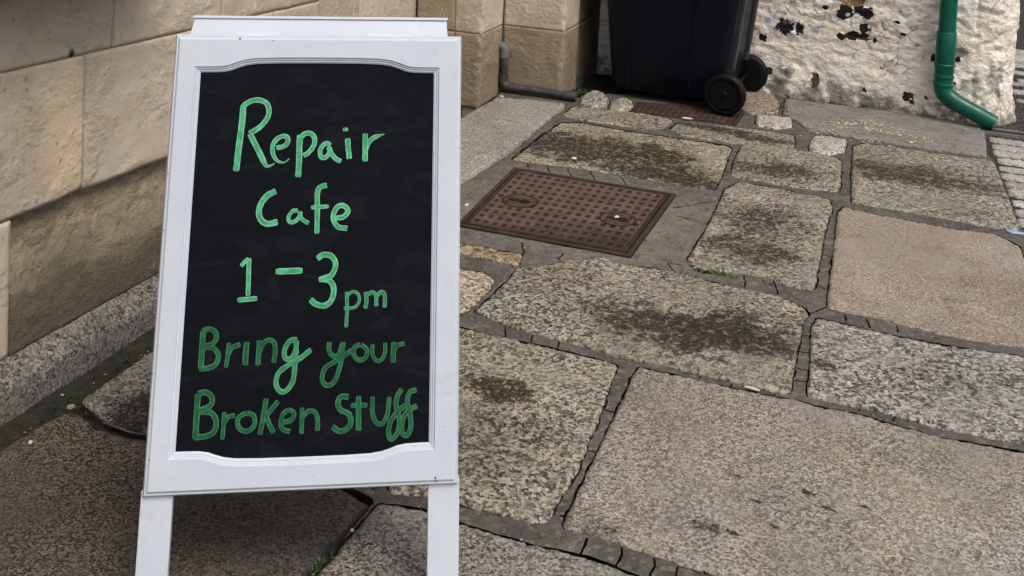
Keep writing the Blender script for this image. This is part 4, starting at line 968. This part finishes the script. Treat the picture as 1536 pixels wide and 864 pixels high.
# ---- handwriting: every letter is a set of flat pen strokes lying on the board
def pen(name, edge, body, dark, transp):
    m = Mat(name, .5, .3); uvn = m.n('ShaderNodeUVMap'); uvn.uv_map = 'uv'; sx = m.n('ShaderNodeSeparateXYZ'); m.inp(sx.inputs[0], uvn.outputs[0])
    ac = m.math('ABSOLUTE', sx.outputs[1]); st_ = m.noise(1., 3, .6, m.vec(uvn.outputs[0], (.9, 4, 1))); pn = m.noise(55, 3, .6)
    f = m.math('ADD', m.math('MULTIPLY', m.step(st_, .40, .60), .5), m.math('MULTIPLY', m.step(pn, .40, .62), .5))
    c = m.mix(f, dark, body); dry = m.math('MULTIPLY', m.step(m.noise(1., 4, .75, m.vec(uvn.outputs[0], (1.6, 8, 1), (3, 1, 0))), .57, .68), .75)
    c = m.mix(dry, c, m.mix(.35, lin(.006, .012, .010), dark)); c = m.mix(m.math('MULTIPLY', m.step(m.math('ADD', ac, m.math('MULTIPLY', m.math('SUBTRACT', m.noise(38, 3, .7), .5), 1.2)), .50, .90), .7), c, edge); return m.done(c)
PA = pen('pen_mint', lin(.22, .57, .37), lin(.10, .46, .24), lin(.015, .19, .075), .1)
PB = pen('pen_green', lin(.065, .20, .11), lin(.010, .145, .05), lin(.003, .045, .018), .3)
PC_ = pen('pen_mixed', lin(.12, .36, .20), lin(.055, .27, .13), lin(.015, .13, .06), .2)
def spline(P, n=10):
    P = [np.array(p, float) for p in P]
    if len(P) == 2: return [P[0]+(P[1]-P[0])*t for t in np.linspace(0, 1, 8)]
    out = []; E_ = [2*P[0]-P[1]]+P+[2*P[-1]-P[-2]]
    for i in range(1, len(E_)-2):
        a, b, c_, d = E_[i-1:i+3]
        for k in range(n):
            t = k/n; out.append(.5*((2*b)+(c_-a)*t+(2*a-5*b+4*c_-d)*t*t+(3*b-a-3*c_+d)*t**3))
    out.append(P[-1]); return out
lay = 0
def letter(strokes, ox, oy, sc, mat, label=None):
    global lay
    V = []; F = []; UVs = []
    for st in strokes:
        pts, w = st[0], st[1]; tap = st[2] if len(st) > 2 else 0
        C_ = np.array([spx(ox+p[0]/sc, oy+p[1]/sc, -.0105) for p in spline(pts)])
        C_ = C_[np.concatenate([[True], np.linalg.norm(np.diff(C_, axis=0), axis=1) > 1e-5])]
        hw_ = .5*np.linalg.norm(spx(ox+w/sc, oy, -.0105)-spx(ox, oy, -.0105))*1.06
        t = np.gradient(C_, axis=0); t /= np.linalg.norm(t, axis=1)[:, None]; nn = np.stack([-t[:, 1], t[:, 0]], 1)
        L = np.concatenate([[0], np.cumsum(np.linalg.norm(np.diff(C_, axis=0), axis=1))]); m = len(C_)
        wv = hw_*(1+.13*fbm(p3(L*90, lay*3.1), 1, 2)); 
        if tap: wv = wv*np.clip((1-L/L[-1])/.35, .18, 1)**.8
        ed = np.minimum(L, L[-1]-L); wv = wv*np.clip(.72+ed/(hw_*1.2), 0, 1)
        lay += 1; z = -.0108+.00006*(lay % 12)
        n0 = len(V)
        for i in range(m):
            for j in (-1, -.55, 0, .55, 1):
                q = C_[i]+nn[i]*wv[i]*j; V.append(S(q[0], q[1], z+(.0003*(1-j*j)))); UVs.append((L[i]/(hw_*2)*.35, j))
        for i in range(m-1):
            for j in range(4): F.append((n0+i*5+j, n0+i*5+j+1, n0+i*5+6+j, n0+i*5+5+j))
    o = mesh('letter', V, F, mat, board, smooth=True, uv=UVs)
    if label: o['label'] = label
    return o
o_ = (320, 140, 5.486)
for s_ in ([([(245, 115), (240, 200), (225, 330), (205, 480), (187, 640)], 48), ([(235, 125), (270, 85), (330, 58), (390, 58), (440, 85), (458, 145), (440, 210), (380, 280), (295, 330)], 40), ([(300, 330), (340, 410), (390, 510), (430, 590), (460, 598), (505, 578)], 44, 1)],
           [([(520, 450), (580, 435), (612, 400), (608, 362), (570, 352), (520, 380), (490, 430), (492, 500), (520, 550), (565, 570), (600, 560), (625, 535)], 36, 1)],
           [([(712, 340), (708, 450), (705, 560), (697, 690)], 45), ([(715, 370), (750, 335), (800, 330), (833, 370), (825, 430), (780, 490), (740, 512)], 38)],
           [([(962, 430), (940, 412), (905, 425), (878, 475), (888, 525), (925, 525), (958, 480), (955, 440)], 36), ([(945, 440), (975, 500), (1010, 540), (1052, 560)], 36)],
           [([(1088, 282), (1088, 312)], 40), ([(1105, 370), (1110, 450), (1120, 540)], 42)],
           [([(1250, 330), (1250, 450), (1248, 560)], 42), ([(1252, 470), (1275, 410), (1320, 365), (1408, 335)], 36, 1)]): letter(s_, *o_, PA)
o_ = (340, 260, 3.6)
for s_ in ([([(266, 95), (220, 120), (185, 165), (174, 210), (185, 250), (220, 273), (276, 262)], 30)],
           [([(385, 200), (355, 205), (333, 240), (345, 265), (375, 255), (395, 225), (400, 205)], 20), ([(392, 205), (405, 245), (442, 270)], 20)],
           [([(542, 64), (505, 75), (490, 110), (490, 200), (487, 325)], 26), ([(455, 185), (552, 178)], 20)],
           [([(590, 242), (630, 235), (655, 205), (635, 176), (600, 180), (577, 220), (580, 260), (605, 290), (652, 297)], 26)]): letter(s_, *o_, PA)
for s_ in ([([(78, 502), (100, 475), (120, 460)], 20), ([(121, 458), (118, 560), (115, 662)], 23), ([(58, 685), (165, 675)], 24)], [([(265, 530), (410, 525)], 30)],
           [([(490, 462), (520, 440), (565, 447), (588, 490), (565, 550), (497, 576)], 28, 0), ([(505, 570), (555, 580), (578, 620), (568, 680), (530, 714), (480, 705), (452, 680)], 28)]): letter(s_, *o_, PA)
for s_ in ([([(648, 640), (650, 740), (645, 832)], 18), ([(648, 662), (680, 640), (708, 650), (716, 690), (690, 724), (632, 730)], 16)],
           [([(750, 640), (755, 690), (748, 730)], 20), ([(755, 658), (785, 643), (805, 660), (808, 718)], 20), ([(808, 665), (835, 640), (853, 660), (853, 725)], 20)]): letter(s_, *o_, PC_)
o_ = (280, 480, 4.267)
for s_ in ([([(105, 70), (98, 180), (90, 310)], 34), ([(100, 72), (140, 58), (182, 75), (188, 120), (160, 155), (105, 168)], 30), ([(108, 178), (165, 178), (202, 220), (188, 280), (140, 307), (80, 312)], 30)],
           [([(270, 145), (262, 230), (250, 305)], 26), ([(265, 225), (290, 178), (345, 155)], 28)], [([(385, 140), (378, 215), (375, 290)], 34)],
           [([(465, 130), (460, 210), (455, 290)], 30), ([(465, 205), (490, 148), (530, 128), (562, 150), (566, 210), (555, 275)], 28)]): letter(s_, *o_, PB)
letter([([(710, 125), (660, 135), (627, 190), (630, 242), (665, 248), (695, 200), (705, 130)], 30), ([(703, 180), (692, 300), (680, 390), (640, 450), (600, 457), (572, 410), (585, 345), (640, 295), (720, 250), (797, 188)], 30)], *o_, PC_)
for s_ in ([([(915, 140), (910, 190), (935, 230), (975, 220), (995, 150)], 28), ([(1002, 140), (995, 220), (975, 320), (940, 400), (895, 418), (867, 380), (885, 310), (950, 265), (1020, 220), (1060, 190)], 28)],
           [([(1112, 155), (1075, 175), (1070, 225), (1105, 257), (1145, 240), (1153, 190), (1115, 156)], 27)],
           [([(1190, 155), (1190, 220), (1215, 260), (1250, 250), (1270, 200), (1270, 145)], 24)],
           [([(1325, 140), (1322, 210), (1322, 275)], 32), ([(1325, 205), (1345, 165), (1395, 150)], 27)],
           [([(72, 470), (65, 600), (55, 760)], 36), ([(70, 472), (125, 463), (163, 500), (148, 550), (70, 583)], 32), ([(80, 590), (150, 592), (187, 640), (178, 710), (130, 742), (45, 752)], 32)],
           [([(240, 590), (235, 680), (228, 765)], 26), ([(238, 660), (265, 622), (310, 610)], 26)],
           [([(382, 592), (330, 630), (335, 690), (385, 712), (432, 675), (430, 615), (382, 593)], 28)],
           [([(510, 500), (490, 620), (468, 735)], 30), ([(587, 518), (540, 575), (505, 622)], 28), ([(505, 605), (530, 670), (557, 722)], 30)],
           [([(615, 655), (668, 640), (688, 600), (660, 577), (620, 597), (603, 650), (612, 697), (662, 715)], 27)],
           [([(738, 560), (738, 640), (735, 730)], 26), ([(740, 625), (780, 583), (822, 592), (838, 640), (838, 710)], 27)],
           [([(1037, 493), (990, 490), (968, 530), (985, 575), (1035, 600), (1052, 650), (1030, 692), (980, 712), (932, 683)], 32)],
           [([(1100, 485), (1100, 600), (1100, 710)], 32), ([(1050, 548), (1157, 545)], 28)], [([(1190, 490), (1190, 600), (1215, 658), (1255, 660), (1285, 600), (1297, 490)], 27)],
           [([(1378, 440), (1348, 490), (1342, 560), (1362, 640), (1350, 720), (1310, 762), (1292, 720), (1310, 640), (1370, 570), (1402, 545)], 30)],
           [([(1472, 447), (1430, 462), (1412, 520), (1430, 600), (1433, 690), (1408, 738), (1380, 718), (1380, 650), (1410, 590), (1475, 548)], 30)]): letter(s_, *o_, PB)

# ------------------------------------------------------------------ small litter, crumbs, moss
WHT = plain('pale_litter', lin(.62, .60, .55), .8, .3)
def pebble(mb, c, r, fl=.5):
    n = 6; V = [c+UP*r*fl]; 
    for k in range(n):
        t = 2*math.pi*k/n+rng.random(); q = r*(.7+.5*rng.random()); V.append(c+np.array([math.cos(t)*q, math.sin(t)*q, r*fl*.4*rng.random()]))
    V += [c+np.array([0, 0, -.002])]; mb.add(V, [(0, 1+k, 1+(k+1) % n) for k in range(n)]+[(n+1, 1+(k+1) % n, 1+k) for k in range(n)])
mb = MB()
cl = [(1230, 198, 14, 4, 22), (1262, 190, 14, 4, 30), (1285, 186, 20, 3, 70), (1315, 191, 22, 4, 60), (1345, 199, 14, 4, 24), (1375, 208, 16, 4, 26), (1395, 213, 18, 3, 16), (1330, 216, 50, 5, 24)]
for x, y, sx, sy, nn in cl:
    for _ in range(nn):
        q = G(x+rng.normal()*sx, y+rng.normal()*sy, .006); pebble(mb, q, .004+.007*rng.random()**2, .7)
o = mb.build('bread_crumbs', plain('crumb', lin(.55, .47, .34), .9, .2, 0, 0, .35)); setp(o, 'scatter of pale crumbs on the smooth concrete flag by the white wall', 'crumbs', kind='stuff')
mb = MB()
for _ in range(150):
    x = rng.uniform(690, 1530); y = rng.uniform(200, 860); q = G(x, y, .003); pebble(mb, q, .0015+.0025*rng.random()**3, .5)
for s in rng.uniform(-3.2, -2.5, 22): q = np.append(wp(s, .09+.14*rng.random()), -.018); pebble(mb, q, .002+.004*rng.random()**2)
o = mb.build('grit', plain('grit', lin(.42, .40, .36), .9, .2, 0, 0, .5)); setp(o, 'fine pale grit scattered over the flagstones', 'grit', kind='stuff')
def flake(px, py, z, l, wd_, rot, label, mat=WHT, nm='paper_flake', cat='litter', th_=.004):
    c_ = G(px, py, z); a = np.array([math.cos(R(rot)), math.sin(R(rot)), 0]); b = np.array([-a[1], a[0], 0]); V = []
    n = 10
    for zz_, k_ in ((0, 1.), (th_, .9)):
        for k in range(n): t = 2*math.pi*k/n; q = .85+.3*rng.random(); V.append(c_+a*math.cos(t)*l*q*k_+b*math.sin(t)*wd_*q*k_+UP*(zz_+rng.random()*th_*.4))
    F = [tuple(range(n))[::-1], tuple(range(n, 2*n))]+[(k, (k+1) % n, n+(k+1) % n, n+k) for k in range(n)]
    return setp(mesh(nm, V, F, mat, loc=c_), label, cat)
flake(861, 238, .002, .012, .007, 10, 'white scrap on the dark mossy flagstone')
flake(925, 326, .008, .011, .006, 30, 'white scrap in the right keyhole plate of the manhole cover')
flake(700, 308, -.002, .014, .006, 60, 'white scrap at the joint beside the A-board frame')
flake(1031, 178, .008, .028, .010, -15, 'oval white scrap on the manhole cover under the bin')
flake(752, 145, .02, .014, .006, 0, 'white scrap under the bend of the grey waste pipe')
flake(106, 612, .0, .009, .006, 20, 'grey pebble on the stone edge by the mossy gutter', plain('pebble_grey', lin(.33, .31, .28), .8, .2, 80, .003, .4), 'pebble', 'pebble', .006)
flake(46, 665, .010, .006, .0035, 80, 'pale leaf scrap on the dark brown flagstone at the far left')
flake(1128, 583, .003, .024, .006, -25, 'pale stone chip on the large pale flagstone', plain('chip_pale', lin(.5, .46, .4), .8, .2), 'stone_chip', 'chip', .002)
flake(1522, 349, -.001, .035, .016, -15, 'pale blue scrap in the joint at the right edge', plain('blue_scrap', lin(.25, .34, .58), .5, .4), 'plastic_scrap', 'litter', .004)
flake(528, 797, -.006, .004, .003, 0, 'tiny white speck in the dark joint between the sign legs')
def moss(pts, n, name, label, h=.02, spread=.02, cols=(lin(.05, .10, .018), lin(.025, .05, .012))):
    mb = MB()
    for _ in range(n):
        p_ = pts[rng.integers(len(pts))]; q = np.array(p_)+np.array([rng.normal()*spread, rng.normal()*spread*.6, 0])
        t = rng.random()*6.28; a = np.array([math.cos(t), math.sin(t), 0]); l = h*(.4+.8*rng.random()); ln = a*l*.7+UP*l*(.4+.6*rng.random()); sd_ = np.array([-a[1], a[0], 0])*l*.28
        mb.add([q, q+ln*.5+sd_, q+ln, q+ln*.5-sd_], [(0, 1, 2, 3)])
    m = Mat(name+'_leaf', .7, .3); oi = m.noise(40, 2); return setp(mb.build(name, m.done(m.mix(m.step(oi, .35, .65), cols[0], cols[1]))), label, 'moss', kind='stuff')
def along(a, b, n=12, z=-.008): return [G(a[0]+(b[0]-a[0])*t, a[1]+(b[1]-a[1])*t, z) for t in np.linspace(0, 1, n)]
moss(along((1045, 408), (1090, 416)), 130, 'moss', 'bright green weeds in the joint above the pitted flagstone', .018, .012)
moss(along((1090, 416), (1150, 428)), 60, 'moss', 'dark moss in the joint below the stained flagstone', .012, .008, (lin(.03, .06, .012), lin(.015, .025, .008)))
moss(along((836, 144), (852, 146), z=0.01), 90, 'moss', 'green moss at the foot of the stone pilaster corner', .03, .016)
moss(along((852, 142), (885, 140), z=0.0), 200, 'moss', 'dark moss between the pilaster and the bin', .025, .04, (lin(.022, .045, .01), lin(.012, .02, .007)))
moss(along((462, 862), (490, 846), z=-.015), 80, 'moss', 'green weeds in the joint between the sign legs', .015, .008)
moss(along((1165, 150), (1180, 170), z=0), 60, 'moss', 'dark moss beside the brown stone right of the bin', .018, .012, (lin(.025, .05, .01), lin(.012, .02, .007)))
moss([np.append(wp(s, .12+.13*rng.random()), -.02) for s in np.linspace(-3.3, -2.45, 60)], 1400, 'moss', 'dark moss carpet in the gutter below the granite plinth', .010, .03, (lin(.016, .026, .007), lin(.008, .010, .005)))
moss(along((1180, 148), (1300, 162), z=.002), 120, 'moss', 'dark moss along the foot of the whitewashed wall', .014, .012, (lin(.03, .05, .012), lin(.015, .02, .008)))

# dark moss and dirt caught along the joints
jp = []
for P in OUT:
    k_ = fbm(p3(P[:, 0], P[:, 1], 31), 5, 3)
    for q, v in zip(P[k_ > .06], k_[k_ > .06]): jp.append((q[0], q[1], -.006))
moss(jp, 2600, 'joint_moss', 'dark moss and dirt caught along the joints of the flagstones', .0085, .006, (lin(.022, .032, .010), lin(.012, .013, .007)))
mb = MB()
for _ in range(420):
    q = np.array(jp[rng.integers(len(jp))])+np.array([rng.normal()*.012, rng.normal()*.012, .004]); pebble(mb, q, .0018+.004*rng.random()**3, .6)
setp(mb.build('joint_grit', plain('joint_grit', lin(.20, .185, .155), .9, .2, 0, 0, .6)), 'small grit lying in the joints between the flagstones', 'grit', kind='stuff')
